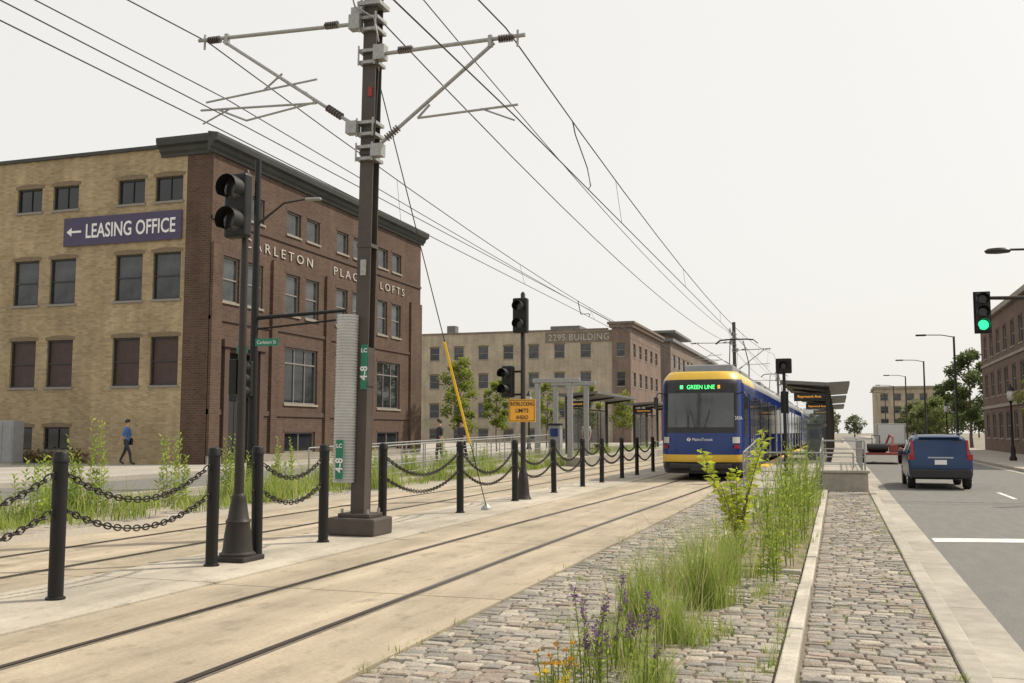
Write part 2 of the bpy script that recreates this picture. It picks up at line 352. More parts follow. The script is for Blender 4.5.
def cobbles(x0,x1,y0,y1,rowh,lmin,lmax,pal,skip=None):
    mb=MB(); y=y0
    while y<y1:
        rh=rowh*R.uniform(.82,1.15); x=x0+R.uniform(-.0,.02); wob=R.uniform(-.01,.01)
        while x<x1-.05:
            l=R.uniform(lmin,lmax); xe=min(x+l,x1)
            if x1-xe<.07: xe=x1
            if not(skip and skip((x+xe)/2,y)):
                c=R.choice(pal); f=R.uniform(.78,1.16); c=(c[0]*f,c[1]*f,c[2]*f)
                g=.006; zt=R.uniform(-.006,.006); q=lambda:R.uniform(-.006,.006)
                X0,X1,A,B=x+g,xe-g,y+g,y+rh-g
                o=[(X0+q(),A+q()+wob),(X1+q(),A+q()-wob),(X1+q(),B+q()-wob),(X0+q(),B+q()+wob)]
                cx,cy=(X0+X1)/2,(A+B)/2
                def ins(d): return [(px+(d if px<cx else -d),py+(d if py<cy else -d)) for px,py in o]
                i1=ins(.004); i2=ins(.014)
                vs=[(p[0],p[1],-.04) for p in o]+[(p[0],p[1],zt-.008) for p in i1]+[(p[0],p[1],zt+R.uniform(-.004,.004)) for p in i2]
                fs=[(0,1,5,4),(1,2,6,5),(2,3,7,6),(3,0,4,7),(4,5,9,8),(5,6,10,9),(6,7,11,10),(7,4,8,11),(8,9,10,11)]
                mb.add(vs,fs,0,c)
            x=xe
        y+=rh
    return mb
pal=[(.30,.27,.23),(.34,.305,.255),(.31,.265,.22),(.26,.24,.215),(.38,.345,.29),(.32,.262,.218),(.235,.218,.195),(.38,.34,.28),(.285,.262,.235),(.33,.30,.26)]
struct('cobblestone_pavement',cobbles(-.29,.74,4.0,28.5,.118,.12,.23,pal),['cobble'],'worn cobblestone strip beside the road',smooth=True)
struct('cobblestone_pavement',cobbles(-3.08,-.44,3.6,36,.122,.12,.23,pal,lambda x,y: x>-1.78 and 11.8<y<28.6 or (x>-2.9 and y>28.5)),['cobble'],'worn cobblestone strip beside the near track',smooth=True)
o=struct('cobblestone_pavement',cobbles(-13.1,-12.0,9,26,.3,.2,.4,pal),['cobble'],'rough stone setts by the far track'); o.location.z=.035
# ---------------------------------------------------------------- buildings
def facade(parent,m,loc,rotz,W,H,ops,depth=.2,z0=0,label=None,name='wall'):
    xs=sorted({0,W}|{o[0] for o in ops}|{o[0]+o[2] for o in ops}); zs=sorted({z0,H}|{o[1] for o in ops}|{o[1]+o[3] for o in ops})
    mb=MB()
    for a,b in zip(xs,xs[1:]):
        for c,d in zip(zs,zs[1:]):
            mx_,mz_=(a+b)/2,(c+d)/2
            if any(o[0]<mx_<o[0]+o[2] and o[1]<mz_<o[1]+o[3] for o in ops): continue
            mb.add([(a,0,c),(b,0,c),(b,0,d),(a,0,d)],[(0,1,2,3)])
    for x,z,w_,h in ops:
        mb.add([(x,0,z),(x+w_,0,z),(x+w_,0,z+h),(x,0,z+h),(x,depth,z),(x+w_,depth,z),(x+w_,depth,z+h),(x,depth,z+h)],
               [(0,4,5,1),(1,5,6,2),(2,6,7,3),(3,7,4,0)])
    return part(name,mb,[m],parent,loc=loc,rot=(0,0,rotz),label=label)
WC={}
def window(parent,loc,rotz,w_,h,glass='glass',frame='frame',sill='stone',rails=(.5,),muls=(),lint='lint'):
    key=(round(w_,2),round(h,2),glass,frame,sill,rails,muls,lint)
    if key not in WC:
        t=.07; a=MB()
        a.box(0,t,.09,.17,0,h); a.box(w_-t,w_,.09,.17,0,h); a.box(t,w_-t,.09,.17,h-t,h); a.box(t,w_-t,.09,.17,0,t)
        for r in rails: a.box(t,w_-t,.10,.165,h*r-.03,h*r+.03)
        for u in muls: a.box(w_*u-.025,w_*u+.025,.105,.16,t,h-t)
        g=MB(); g.add([(t,.15,t),(w_-t,.15,t),(w_-t,.15,h-t),(t,.15,h-t)],[(0,1,2,3)],0)
        s=MB(); s.box(-.06,w_+.06,-.06,.08,-.10,-.003)
        l=MB(); n=8; lo=[(-.10+(w_+.20)*i/n, h+.003+.07*math.sin(math.pi*i/n)) for i in range(n+1)]; vs=[];fs=[]
        for i,(xa,za) in enumerate(lo): vs+=[(xa,-.015,h+.003),(xa,-.015,za+.13),(xa,.02,h+.003),(xa,.02,za+.13)]
        for i in range(n): k=4*i; fs+=[(k,k+4,k+5,k+1),(k,k+2,k+6,k+4),(k+1,k+5,k+7,k+3)]
        l.add(vs,fs)
        WC[key]=(a.mesh('window',[frame]),g.mesh('glass',[glass]),s.mesh('sill',[sill]),l.mesh('lintel',[lint]))
    fm,gm,sm,lm=WC[key]
    o=mkobj('window',fm,parent,loc,(0,0,rotz)); mkobj('glass',gm,o); mkobj('sill',sm,o); mkobj('lintel',lm,o)
    return o
B=thing('brick_building','three storey loft building, yellow brick side and dark red brick front','building',(-24,34.2,.3))
zb=.3; BL=21.4
lops=[]; wl=[]
wx=[-33.35,-31.4,-28.0,-26.12]
for cxw in wx+[-36.6,-38.5]:
    x=cxw-.68+24+20
    for z,h,g,rl in ((10.85,1.05,'glass',()),(6.75,1.95,'glassb',(.5,)),(3.2,2.0,'board',(.5,))):
        lops.append((x,z-zb+.3,1.36,h)); wl.append((x-20,z-zb+.3,1.36,h,g,rl))
    if cxw in (-31.4,-33.35): lops.append((x,.55,1.36,.95)); wl.append((x-20,.55,1.36,.95,'glass',()))
facade(B,'yb',(-20,0,0),0,18.75,13.1,lops,label='yellow brick side wall')
facade(B,'rb',(-1.25,0,0),0,1.25,13.1,[],label='dark red brick corner')
for x,z,a,h,g,rl in wl: window(B,(x,0,z),0,a,h,g,'frame','framel',rl,(.5,) if h<1.2 else ())
rops=[];wr=[]
for c in (2.35,7.35,12.2,17.0):
    for s in (-1.55,.28):
        for z,h,g,rl in ((10.45,1.1,'glassb',()),(6.7,1.9,'glassb',(.5,))):
            rops.append((c+s,z,1.25,h)); wr.append((c+s,z,1.25,h,g,rl,()))
    if c!=2.35:
        rops.append((c-1.5,2.6,3.0,2.6)); wr.append((c-1.5,2.6,3.0,2.6,'glass',(.72,),(.33,.66)))
        rops.append((c-1.4,.35,2.8,.95)); wr.append((c-1.4,.35,2.8,.95,'glass',(),(.5,)))
rops.append((1.3,.0,2.3,4.6))
facade(B,'rb',(0,0,0),rad(90),BL,13.1,rops,label='dark red brick front wall',depth=.45)
for x,z,a,h,g,rl,mu in wr: window(B,(0,x,z),rad(90),a,h,g,'framel','stone',rl,mu,'rlint')
for a,b in ((1.36,2.43),(2.47,3.54)): boxpart('door','frame',B,(a,b,.38,.44,0,2.6),rot=(0,0,rad(90)))
boxpart('transom_window','glass',B,(1.3,3.6,.36,.42,2.62,4.6),rot=(0,0,rad(90)))
mb=MB(); mb.box(.95,1.29,-.14,.1,0,4.8); mb.box(3.61,3.95,-.14,.1,0,4.8); mb.box(.8,4.1,-.22,.1,4.795,5.1)
part('door_surround',mb,['rlint'],B,rot=(0,0,rad(90)))
for z0_,z1_ in ((2.0,2.22),(9.98,10.12),(5.85,6.0)):
    if z0_<3:
        boxpart('string_course','rlint',B,(0,.94,-.06,.05,z0_,z1_),rot=(0,0,rad(90))); boxpart('string_course','rlint',B,(3.96,BL,-.06,.05,z0_,z1_),rot=(0,0,rad(90)))
    else: boxpart('string_course','rlint',B,(0,BL,-.06,.05,z0_,z1_),rot=(0,0,rad(90)))
for a_,b_ in ((0,.94),(3.96,BL)): boxpart('foundation','stone',B,(a_,b_,-.10,.05,0,.34),rot=(0,0,rad(90)),label='stone base course')
for x0,x1 in ((0,.7),(4.55,5.05),(9.5,10.0),(14.4,14.9),(BL-1.6,BL)):
    mb=MB(); mb.box(x0,x1,-.12,.03,.345,9.0); part('brick_pilaster',mb,['rb'],B,rot=(0,0,rad(90)))
mb=MB()
pr=[(0,12.7),(-.08,12.7),(-.10,12.8),(-.20,12.9),(-.25,13.05),(-.42,13.12),(-.46,13.3),(-.46,13.42),(0,13.5)]
mb.prism([(-p,z) for p,z in pr],'y',-.44,BL+.25)
part('cornice',mb,['corn'],B,label='dark green pressed metal cornice')
mb=MB(); mb.prism([(p-.003,z-.004) for p,z in pr],'x',-2.5,.10); part('cornice',mb,['corn'],B,label='cornice return at the corner')
boxpart('parapet_cap','corn',B,(-20,-2.52,-.10,.15,13.1,13.25))
boxpart('roof','roof',B,(-19.9,-.05,.1,BL-.1,12.6,12.8)); boxpart('rear_wall','rb',B,(-20,-.003,BL-.2,BL-.003,0,13.1))
text('CARLETON    PLACE    LOFTS',.60,'letter',B,(.04,10.6,9.42),FX,ext=.02,space=1.5,off=-.006,fit=16.6)
Bn=thing('banner','purple leasing banner with white lettering hung on yellow brick','banner',(-31.35,34.12,9.5))
bc=boxpart('banner_cloth','purple',Bn,(0,5.95,-.02,.02,0,1.22))
text('LEASING OFFICE',.86,'white',Bn,(3.42,-.03,.61),FY,off=.012,ext=.003,fit=4.5)
mb=MB(); mb.add([(.16,-.03,.61),(.42,-.03,.80),(.42,-.03,.655),(.92,-.03,.655),(.92,-.03,.565),(.42,-.03,.565),(.42,-.03,.42)],[(0,6,5,4,3,2,1)]); part('arrow',mb,['white'],Bn)
C=thing('brick_building','long four storey tan brick building with red brick corner','building',(-24,121,0))
ops=[];ws=[]
for i in range(11):
    for z,h in ((10.9,1.7),(7.2,1.8),(3.4,1.8),(.7,1.2)):
        x=40-5.1-1.3-i*3.4; ops.append((x,z,1.35,h)); ws.append((x-40,z,h))
facade(C,'yb2',(-40,0,0),0,37.7,14.3,ops)
facade(C,'rb2',(-2.3,-.25,0),0,2.3,14.9,[(.55,10.9,1.1,1.7),(.55,7.2,1.1,1.8),(.55,3.4,1.1,1.8)])
for z,h in ((10.9,1.7),(7.2,1.8),(3.4,1.8)): window(C,(-1.75,-.25,z),0,1.1,h,'glassb','framel','stone')
for x,z,h in ws: window(C,(x,0,z),0,1.35,h,R.choice(['glassb','glass','glassb']),'framel','stone')
boxpart('pier_return','rb2',C,(-2.31,-2.3,-.25,0,0,14.9))
ops=[]
for i in range(5):
    for z,h in ((10.9,1.7),(7.2,1.8),(3.4,1.8)): ops.append((1.5+i*4,z,1.8,h))
facade(C,'rb2',(0,-.25,0),rad(90),22,14.9,ops)
for o_ in ops: window(C,(0,o_[0]-.25,o_[1]),rad(90),1.8,o_[3],'glassb','framel','stone')
boxpart('cornice','bb',C,(-2.8,.6,-.8,22.2,14.9,15.2)); boxpart('frieze','bb',C,(-2.6,.4,-.6,22.1,14.5,14.88)); boxpart('parapet_cap','bb',C,(-40,-2.85,-.12,.2,14.3,14.5))
boxpart('roof','roof',C,(-40,-2.4,.2,21,13.6,13.8)); boxpart('corner_roof','roof',C,(-2.3,-.1,.2,21.6,14.0,14.3))
boxpart('painted_sign_panel','fadedsign',C,(-11.0,-2.4,-.03,-.005,12.8,14.15))
text('2295 BUILDING',1.15,'fadedletter',C,(-6.65,-.05,13.48),FY,ext=.01,off=.002,space=1.1,fit=7.8)
for d in ((-12,-8,6,10,13.8,15.6),(-26,-24.8,4,5.2,13.8,15.9),(-34,-32.6,6,7,13.8,15.2)): boxpart('rooftop_unit','canopy',C,d)
D=thing('brick_building','brown brick warehouse farther along the street','building',(-24,152,0))
ops=[(2+i*5,z,2.6,2.0) for i in range(11) for z in (11.5,7.6,3.6)]
facade(D,'bb',(0,0,0),rad(90),60,15.4,ops); facade(D,'bb',(-30,0,0),0,30,15.4,[])
for o_ in ops: window(D,(0,o_[0],o_[1]),rad(90),2.6,2.0,'glass','framel','stone')
boxpart('roof','canopy',D,(-30,.5,-.5,60,15.4,15.9)); boxpart('penthouse','bb',D,(-20,-4,20,36,15.9,18.6)); boxpart('penthouse_roof','canopy',D,(-22,-2,18,38,18.6,19))
E=thing('brick_building','three storey red brick building across the road','building',(12.6,58,0))
ops=[(41-3.2-i*3.6,z,1.7,h) for i in range(11) for z,h in ((8.0,1.9),(4.6,2.0),(1.1,2.0))]
facade(E,'rb3',(0,41,0),rad(-90),41,11.2,ops)
for o_ in ops: window(E,(0,41-o_[0],o_[1]),rad(-90),1.7,o_[3],'glassb','framel','stone',lint='rlint')
facade(E,'rb3',(0,0,0),0,14,11.2,[])
boxpart('roof','stone',E,(-.3,14,-.3,41.3,11.2,11.6)); boxpart('rear_wall','rb3',E,(.0,14,40.9,41.05,0,11.2))
for z0_,z1_ in ((3.6,3.85),(7.3,7.5)): boxpart('string_course','stone',E,(-.1,.0,0,41,z0_,z1_))
G=thing('office_building','low beige office building far down the road','building',(9.0,262,0))
ops=[(1.2+i*3,z,1.8,1.6) for i in range(5) for z in (9.3,6.2,3.1)]
facade(G,'yb2',(0,0,0),0,16,12.2,ops); facade(G,'yb2',(0,20,0),rad(-90),20,12.2,[])
for o_ in ops: window(G,(o_[0],0,o_[1]),0,1.8,1.6,'glassb','framel','stone')
boxpart('roof','stone',G,(-.4,16.4,-.4,20,12.2,12.8))
# ---------------------------------------------------------------- foliage
def leafcol(base,v=.35,yel=0):
    f=R.uniform(1-v,1+v); y=R.uniform(0,yel)
    return (base[0]*f*(1+y),base[1]*f*(1+y*.3),base[2]*f)
def leaf(mb,p,d,l,w_,col,fold=.15):
    d=Vector(d).normalized(); a=Vector((R.uniform(-1,1),R.uniform(-1,1),R.uniform(-1,1)))
    s=d.cross(a)
    if s.length<.01: s=Vector((1,0,0))
    s.normalize(); n=s.cross(d); p=Vector(p)
    mb.add([p,p+d*l*.45+s*w_*.5+n*fold*w_,p+d*l,p+d*l*.45-s*w_*.5+n*fold*w_],[(0,1,2,3)],0,col)
def tree(loc,h,cr,base,label,n=2600,ls=.22,trunk=.09,ch=.62,group=None,name='street_tree'):
    T=thing(name,label,'tree',loc,group=group)
    tk=MB(); hh=h*(1-ch)
    pts=[(0,0,0),(R.uniform(-.05,.05),R.uniform(-.05,.05),hh*.6),(R.uniform(-.1,.1),R.uniform(-.1,.1),hh*1.3),(R.uniform(-.2,.2),R.uniform(-.2,.2),h*.82)]
    tk.tube(pts,[trunk,trunk*.8,trunk*.6,trunk*.2],8)
    clumps=[]
    nb=17
    for i in range(nb):
        a=i*2.4+R.uniform(-.4,.4); t=i/(nb-1); z=hh+ (h-hh)*(.08+.84*t)
        rr=cr*(math.sin(math.pi*(.18+.72*t))**.8)*R.uniform(.45,.95)
        e=Vector((math.cos(a)*rr,math.sin(a)*rr,z)); s=Vector((0,0,max(hh*.8,z-rr*.9)))
        tk.tube([s,(s+e)/2+Vector((0,0,.08*rr)),e],[trunk*.4,trunk*.25,trunk*.1],5)
        clumps.append((e,cr*R.uniform(.2,.42)))
    part('trunk',tk,['bark'],T,smooth=True)
    lv=MB()
    for i in range(n):
        c,r=R.choice(clumps)
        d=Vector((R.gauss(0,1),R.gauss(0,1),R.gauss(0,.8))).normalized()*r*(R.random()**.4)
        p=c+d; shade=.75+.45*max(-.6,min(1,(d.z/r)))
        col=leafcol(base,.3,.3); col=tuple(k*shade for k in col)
        leaf(lv,p,(R.uniform(-1,1),R.uniform(-1,1),R.uniform(-.9,.4)),ls*R.uniform(.6,1.3),ls*.6,col)
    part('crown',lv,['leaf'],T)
    return T
YG=(.25,.33,.055); DG=(.11,.16,.06)
g='young street trees on the far pavement'
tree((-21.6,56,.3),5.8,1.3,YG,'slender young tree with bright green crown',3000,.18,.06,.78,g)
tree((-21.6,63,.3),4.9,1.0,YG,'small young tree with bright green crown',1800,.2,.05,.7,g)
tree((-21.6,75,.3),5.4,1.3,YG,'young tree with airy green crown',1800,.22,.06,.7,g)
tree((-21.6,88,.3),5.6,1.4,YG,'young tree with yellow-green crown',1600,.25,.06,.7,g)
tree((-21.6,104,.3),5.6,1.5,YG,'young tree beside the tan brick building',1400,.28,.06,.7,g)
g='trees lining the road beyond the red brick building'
tree((12.9,111,0),10.2,2.6,(.12,.175,.065),'large dense green tree behind the pavement',5500,.33,.2,.82,g)  # crown green lightened to paint in some haze
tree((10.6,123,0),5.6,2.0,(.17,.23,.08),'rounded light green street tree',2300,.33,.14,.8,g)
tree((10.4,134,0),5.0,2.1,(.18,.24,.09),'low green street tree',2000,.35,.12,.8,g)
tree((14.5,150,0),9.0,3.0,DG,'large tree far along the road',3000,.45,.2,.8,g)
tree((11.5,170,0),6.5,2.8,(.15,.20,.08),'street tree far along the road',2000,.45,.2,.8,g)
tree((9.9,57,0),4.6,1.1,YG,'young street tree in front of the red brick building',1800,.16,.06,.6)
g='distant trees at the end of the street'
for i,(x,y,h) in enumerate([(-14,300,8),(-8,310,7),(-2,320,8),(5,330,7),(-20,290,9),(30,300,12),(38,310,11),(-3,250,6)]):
    tree((x,y,0),h,h*.42,(.19,.24,.14),'distant hazy green tree',1100,.7,.25,.8,g)  # pale greyed leaf colour has the distance haze painted in
def blade(mb,x,y,z,h,lean,w_,col,seg=4):
    a=R.uniform(0,6.28); ca,sa=math.cos(a),math.sin(a); b=R.uniform(0,6.28); cb,sb=math.cos(b)*w_*.5,math.sin(b)*w_*.5
    vs=[]
    for i in range(seg+1):
        t=i/seg; k=lean*h*t*t; zz=z+h*(t-.25*lean*t*t); ww=1-t**1.5
        px,py=x+ca*k,y+sa*k
        vs+= [(px-cb*ww,py-sb*ww,zz),(px+cb*ww,py+sb*ww,zz)]
    fs=[(2*i,2*i+1,2*i+3,2*i+2) for i in range(seg)]
    mb.add(vs,fs,0,col)
GC=[(.25,.34,.06),(.32,.41,.085),(.38,.43,.12),(.18,.26,.05),(.44,.42,.18),(.28,.38,.07)]
DRY=[(.50,.44,.26),(.40,.38,.18),(.36,.40,.13)]
def tuft(mb,x,y,z,r,h,n,wd=.008,pal=GC,lean=.75):
    for i in range(n):
        a=R.uniform(0,6.28); q=r*R.random()**.6
        blade(mb,x+math.cos(a)*q,y+math.sin(a)*q,z,h*R.uniform(.4,1.15),R.uniform(.05,lean),wd*R.uniform(.6,1.4),leafcol(R.choice(pal),.2))
def herb(mb,x,y,z,h,leafl=.09,nl=24,base=(.25,.36,.06),head=None,lean=.12,stemc=(.22,.28,.08),lw=.3,hs=1,spike=0):
    a=R.uniform(0,6.28); k=R.uniform(0,lean)*h; top=Vector((x+math.cos(a)*k,y+math.sin(a)*k,z+h)); b=Vector((x,y,z))
    mid=(b+top)/2-Vector((math.cos(a)*k*.2,math.sin(a)*k*.2,0))
    mb.tube([b,mid,top],[.005,.004,.002],4,0,stemc)
    for i in range(nl):
        t=.12+.86*i/nl; p=b.lerp(mid,t*2) if t<.5 else mid.lerp(top,t*2-1)
        an=i*2.4+R.uniform(-.4,.4); up=.25+.7*t
        leaf(mb,p,(math.cos(an),math.sin(an),up+R.uniform(-.3,.3)),leafl*R.uniform(.6,1.1)*(1.15-.6*t),leafl*lw,leafcol(base,.3,.4))
    if head:
        for i in range(14 if not spike else 34):
            d=Vector((R.uniform(-1,1),R.uniform(-1,1),R.uniform(-.2,1)))
            c0=top-(top-mid).normalized()*R.uniform(0,spike) if spike else top
            leaf(mb,c0+d*.006,d,.026*hs,.011*hs,leafcol(head,.3))
mb=MB()
# foreground grass: separate uneven clumps with cobbles showing between them
for (cx,cy,rx,ry,h,k,n) in [(-1.38,5.3,.20,.35,.32,8,40),(-1.20,6.2,.20,.30,.40,8,46),(-1.50,7.2,.20,.28,.46,8,50),(-1.16,7.9,.16,.25,.50,8,50),(-1.52,8.6,.22,.26,.66,10,58),(-1.22,9.4,.18,.28,.86,12,64),(-1.66,10.2,.18,.26,.56,7,48),(-1.26,10.9,.20,.24,.70,8,52),(-.92,8.2,.10,.25,.18,4,26),(-.72,10.2,.10,.5,.22,6,26),(-.62,6.6,.08,.8,.10,8,16),(-.95,11.5,.18,.2,.4,5,36),(-2.3,8.2,.12,.2,.10,3,20),(-2.6,10.5,.12,.3,.12,3,20)]:
    for i in range(k):
        tuft(mb,cx+R.gauss(0,rx*.55),cy+R.gauss(0,ry*.6),-.02,.12,h*R.uniform(.55,1.15),n,.0065,lean=.7)
    for i in range(k*3):
        blade(mb,cx+R.gauss(0,rx),cy+R.gauss(0,ry),-.02,h*R.uniform(1.0,1.45),R.uniform(.1,.55),.006,leafcol(R.choice(DRY),.2))
for i in range(85):
    y=R.uniform(11.9,28); x=R.uniform(-1.7,-.45)
    tuft(mb,x,y,.02,.16,R.uniform(.08,.5),30,.009)
for i in range(260):
    x=R.choice([R.uniform(-3,-.5),R.uniform(-.25,.7)]); y=R.uniform(4.5,27)
    tuft(mb,x,y,-.02,.06,R.uniform(.02,.08),14,.005)
for i in range(60): tuft(mb,-3.1+R.uniform(-.03,.05),R.uniform(6,30),-.01,.08,R.uniform(.03,.10),12,.006)
for i in range(80): tuft(mb,-.46+R.uniform(-.06,.03),R.uniform(4.5,28),-.01,.07,R.uniform(.04,.18),16,.006)
for i in range(70): tuft(mb,.73+R.uniform(-.04,.01),R.uniform(4.5,28),-.01,.05,R.uniform(.02,.07),12,.005)
single('tall_grass',mb,['leaf'],'unmown grass and weeds along the granite kerb','grass',kind='stuff')
mb=MB()
for i in range(900):
    y=R.uniform(6,70); x=R.uniform(-14.2,-12.0)
    tuft(mb,x,y,.04+max(0,(-x-12.4))*.03,.3,R.uniform(.2,.75)*(1+.5*math.sin(y*1.3)),26,.02)
single('tall_grass',mb,['leaf'],'unmown grass verge beyond the far track','grass',kind='stuff')
def clump(x,y,z,n,r,h,label,cat='plant',group='wild plants in the planting strip',name='wild_plant',**kw):
    mb=MB()
    for i in range(n):
        a=R.uniform(0,6.28); q=r*R.random()**.6
        herb(mb,math.cos(a)*q,math.sin(a)*q,0,h*R.uniform(.45,1.12),**kw)
    return single(name,mb,['leaf'],label,cat,(x,y,z),group)
for (x,y,h,n,r) in [(-.72,12.3,.80,12,.2),(-.78,13.7,1.1,15,.24),(-.62,15.3,1.25,14,.24),(-.7,17.5,1.3,16,.28),(-1.25,17.9,.7,10,.3),(-.8,19.8,1.3,15,.3),(-.7,22.6,1.35,16,.32),(-1.2,21.3,.8,10,.35),(-.8,25.4,1.2,16,.35),(-1.3,12.9,.5,10,.25),(-1.25,26.5,.8,12,.3),(-.75,11.0,.5,7,.12)]:
    clump(x,y,.03,n,r,h,'tall leafy green weeds in the planting strip',nl=30,leafl=.11,lw=.19,lean=.3)
fk=dict(name='flowering_plant',cat='flowers',group='wild flowers',lean=.25)
clump(-1.50,6.25,-.02,11,.15,.58,'purple flowering spikes standing in tall grass',head=(.19,.085,.26),nl=16,leafl=.06,spike=.10,**fk)
clump(-1.36,6.75,-.02,9,.16,.62,'fading purple flowering spikes in tall grass',head=(.22,.12,.27),nl=16,leafl=.06,spike=.09,**fk)
clump(-1.20,6.15,-.02,5,.14,.52,'thin purple flowering spikes in tall grass',head=(.18,.09,.25),nl=14,leafl=.06,spike=.08,**fk)
clump(-1.72,6.25,-.02,12,.18,.24,'low plants with orange and yellow blossoms',head=(.66,.34,.03),nl=12,leafl=.05,hs=1.1,**fk)
clump(-1.62,5.90,-.02,9,.16,.20,'low plants with yellow blossoms',head=(.66,.50,.05),nl=12,leafl=.05,hs=1.0,**fk)
for (x,y,h,n) in [(-13.4,15.4,1.7,15),(-13.3,17.8,1.5,12),(-13.5,22.5,1.4,11),(-13.6,25.5,1.2,10),(-13.4,27.5,1.1,10),(-13.2,12.6,1.0,9),(-13.5,34,1.2,12),(-13.5,37,1.1,12),(-13.4,20.2,1.4,11),(-13.5,30.5,1.1,10),(-13.2,14.0,1.1,9)]:
    clump(x,y,.05,n,.35,h,'tall leafy weeds on the far verge',group='weeds on the far verge',nl=34,leafl=.17,base=(.26,.38,.07),lw=.24)
S=thing('sapling','bright yellow-green sapling growing between the kerbs','tree',(-1.38,14.5,.02))
tk=MB();lv=MB()
for i in range(8):
    a=i*1.35+.3; hh=R.uniform(.8,1.5); e=Vector((math.cos(a)*R.uniform(.2,.52),math.sin(a)*R.uniform(.2,.52),hh if i else 1.62))
    mid=Vector((e.x*.35,e.y*.35,hh*.45)); tk.tube([(0,0,0),mid,e],[.014,.009,.004],6)
    for j in range(58):
        t=.14+.88*j/58; p=mid.lerp(e,(t-.4)/.6) if t>.4 else Vector((0,0,0)).lerp(mid,t/.4)
        an=j*2.4; leaf(lv,p,(math.cos(an),math.sin(an),R.uniform(-.3,.6)),R.uniform(.07,.16),.06,leafcol((.38,.48,.06),.3,.3),.2)
part('trunk',tk,['bark'],S,smooth=True); part('crown',lv,['leaf'],S)
# ---------------------------------------------------------------- bollards and chains
BX=-7.12; bz=.015
bol=thing('bollard','black steel bollard with domed cap on the concrete median','bollard',(BX,7.83,bz),group='black bollards between the tracks')
mb=MB(); mb.lathe([(.071,0),(.071,1.29),(.079,1.295),(.079,1.33),(.071,1.345),(.071,1.375),(.060,1.395),(.03,1.405),(.001,1.407)],20); part('post',mb,['black'],bol,smooth=True)
mb=MB(); mb.lathe([(.092,0),(.092,.018),(.071,.03)],20); part('base_flange',mb,['black'],bol,smooth=True)
for z in (1.17,.82):
    for s in (-1,1):
        mb=MB(); pts=[(0,s*(.085+.03*math.cos(t)),z+.03*math.sin(t)) for t in [i*math.pi/4 for i in range(8)]]; mb.tube(pts,.008,6,closed=True); part('chain_eye',mb,['chain'],bol,smooth=True)
ys=[5.3,7.83,10.32,11.29,13.03,15.0,18.55,22.07,25.4,28.5,31.0,34.1,36.8,40.2]
for y in ys:
    if y!=7.83:
        c=copy_thing(bol,(BX,y,bz)); c.rotation_euler=(R.uniform(-.012,.012),R.uniform(-.012,.012),0)
def chain(y0,y1,z,sag):
    mb=MB(); n=int((y1-y0-.24)/.075)
    for i in range(n):
        t=(i+.5)/n; y=y0+.12+(y1-y0-.24)*t; zz=z-4*sag*t*(1-t); dz=-4*sag*(1-2*t)/(y1-y0-.24)
        d=Vector((0,1,dz)).normalized(); up=Vector((0,-dz,1)).normalized(); sx=Vector((1,0,0)); q=(up if i%2 else sx)
        pts=[]
        for k in range(10):
            a=2*math.pi*k/10; pts.append(Vector((0,y,zz))+d*(.058*math.cos(a))+q*(.030*math.sin(a)))
        mb.tube(pts,.0085,5,closed=True)
    single('chain',mb,['chain'],'dark steel chain sagging between two bollards','chain',(BX,0,bz),'chains between the bollards',smooth=True)
for a,b in zip(ys,ys[1:]):
    if (a,b) in ((10.32,11.29),(13.03,15.0)): continue
    L_=b-a
    chain(a,b,1.17,.12*L_*R.uniform(.8,1.1)); chain(a,b,.82,.10*L_*R.uniform(.8,1.1))
# ---------------------------------------------------------------- signals
def visor(mb,c,r,l,mi=0,n=14):
    x,y,z=c; vs=[]
    for yy in (0,-l):
        for i in range(n+1):
            t=math.pi*(-.22+1.44*i/n); vs.append((x+r*math.cos(t),y+yy,z+r*math.sin(t)))
    o=[(i,i+1,i+n+2,i+n+1) for i in range(n)]
    mb.add(vs,o,mi)
def head(parent,loc,rotz,n=2,d=.30,w_=.36,lens=('lensoff',)*5,pitch=.42,vl=.24,dp=.2):
    H=MB(); hgt=n*pitch
    H.box(-w_/2,w_/2,0,dp,-hgt/2,hgt/2)
    h=part('signal_head',H,['black'],parent,bevel=.035,loc=loc,rot=(0,0,rotz))
    for i in range(n):
        z=hgt/2-pitch*(i+.5)
        v=MB(); visor(v,(0,-.001,z),d/2+.02,vl); part('visor',v,['black'],h,smooth=True)
        l=MB(); l.cyl((0,-.002,z),(0,-.02,z),d/2,d/2-.03,20); part('lens',l,[lens[i]],h)
    return h
S1=thing('tram_signal','black two lamp tram signal on ornamental fluted post','traffic signal',(BX,10.86,.015))
mb=MB(); mb.lathe([(.22,.06),(.22,.09),(.19,.11),(.18,.15),(.165,.32),(.145,.44),(.155,.48),(.13,.52),(.105,.68),(.088,.74),(.093,.78),(.068,.82)],24)
part('post_base',mb,['bronze'],S1,smooth=True)
boxpart('base_plate','bronze',S1,(-.24,.24,-.24,.24,-.0,.06),bevel=.01)
mb=MB(); mb.lathe([(.062,.80),(.052,2.5),(.044,4.1),(.044,4.9),(.03,4.93)],18); part('post',mb,['bronze'],S1,smooth=True)
h=head(S1,(-.02,-.23,4.43),rad(-4),2,.27,.33,pitch=.41,vl=.18,dp=.16)
for z in (4.66,4.16):
    mb=MB(); mb.cyl((0,0,z),(-.02,-.12,z),.025); part('bracket',mb,['black'],S1)
boxpart('control_box','black',S1,(-.16,-.05,-.05,.05,2.05,2.5),bevel=.01)
S2=thing('tram_signal','black tram signal post carrying an amber interlocking sign','traffic signal',(BX,22.7,.015))
mb=MB(); mb.lathe([(.2,0),(.17,.06),(.15,.12),(.13,.4),(.1,.62),(.07,.7),(.062,.78),(.055,4.9),(.02,4.95)],18); part('post',mb,['bronze'],S2,smooth=True)
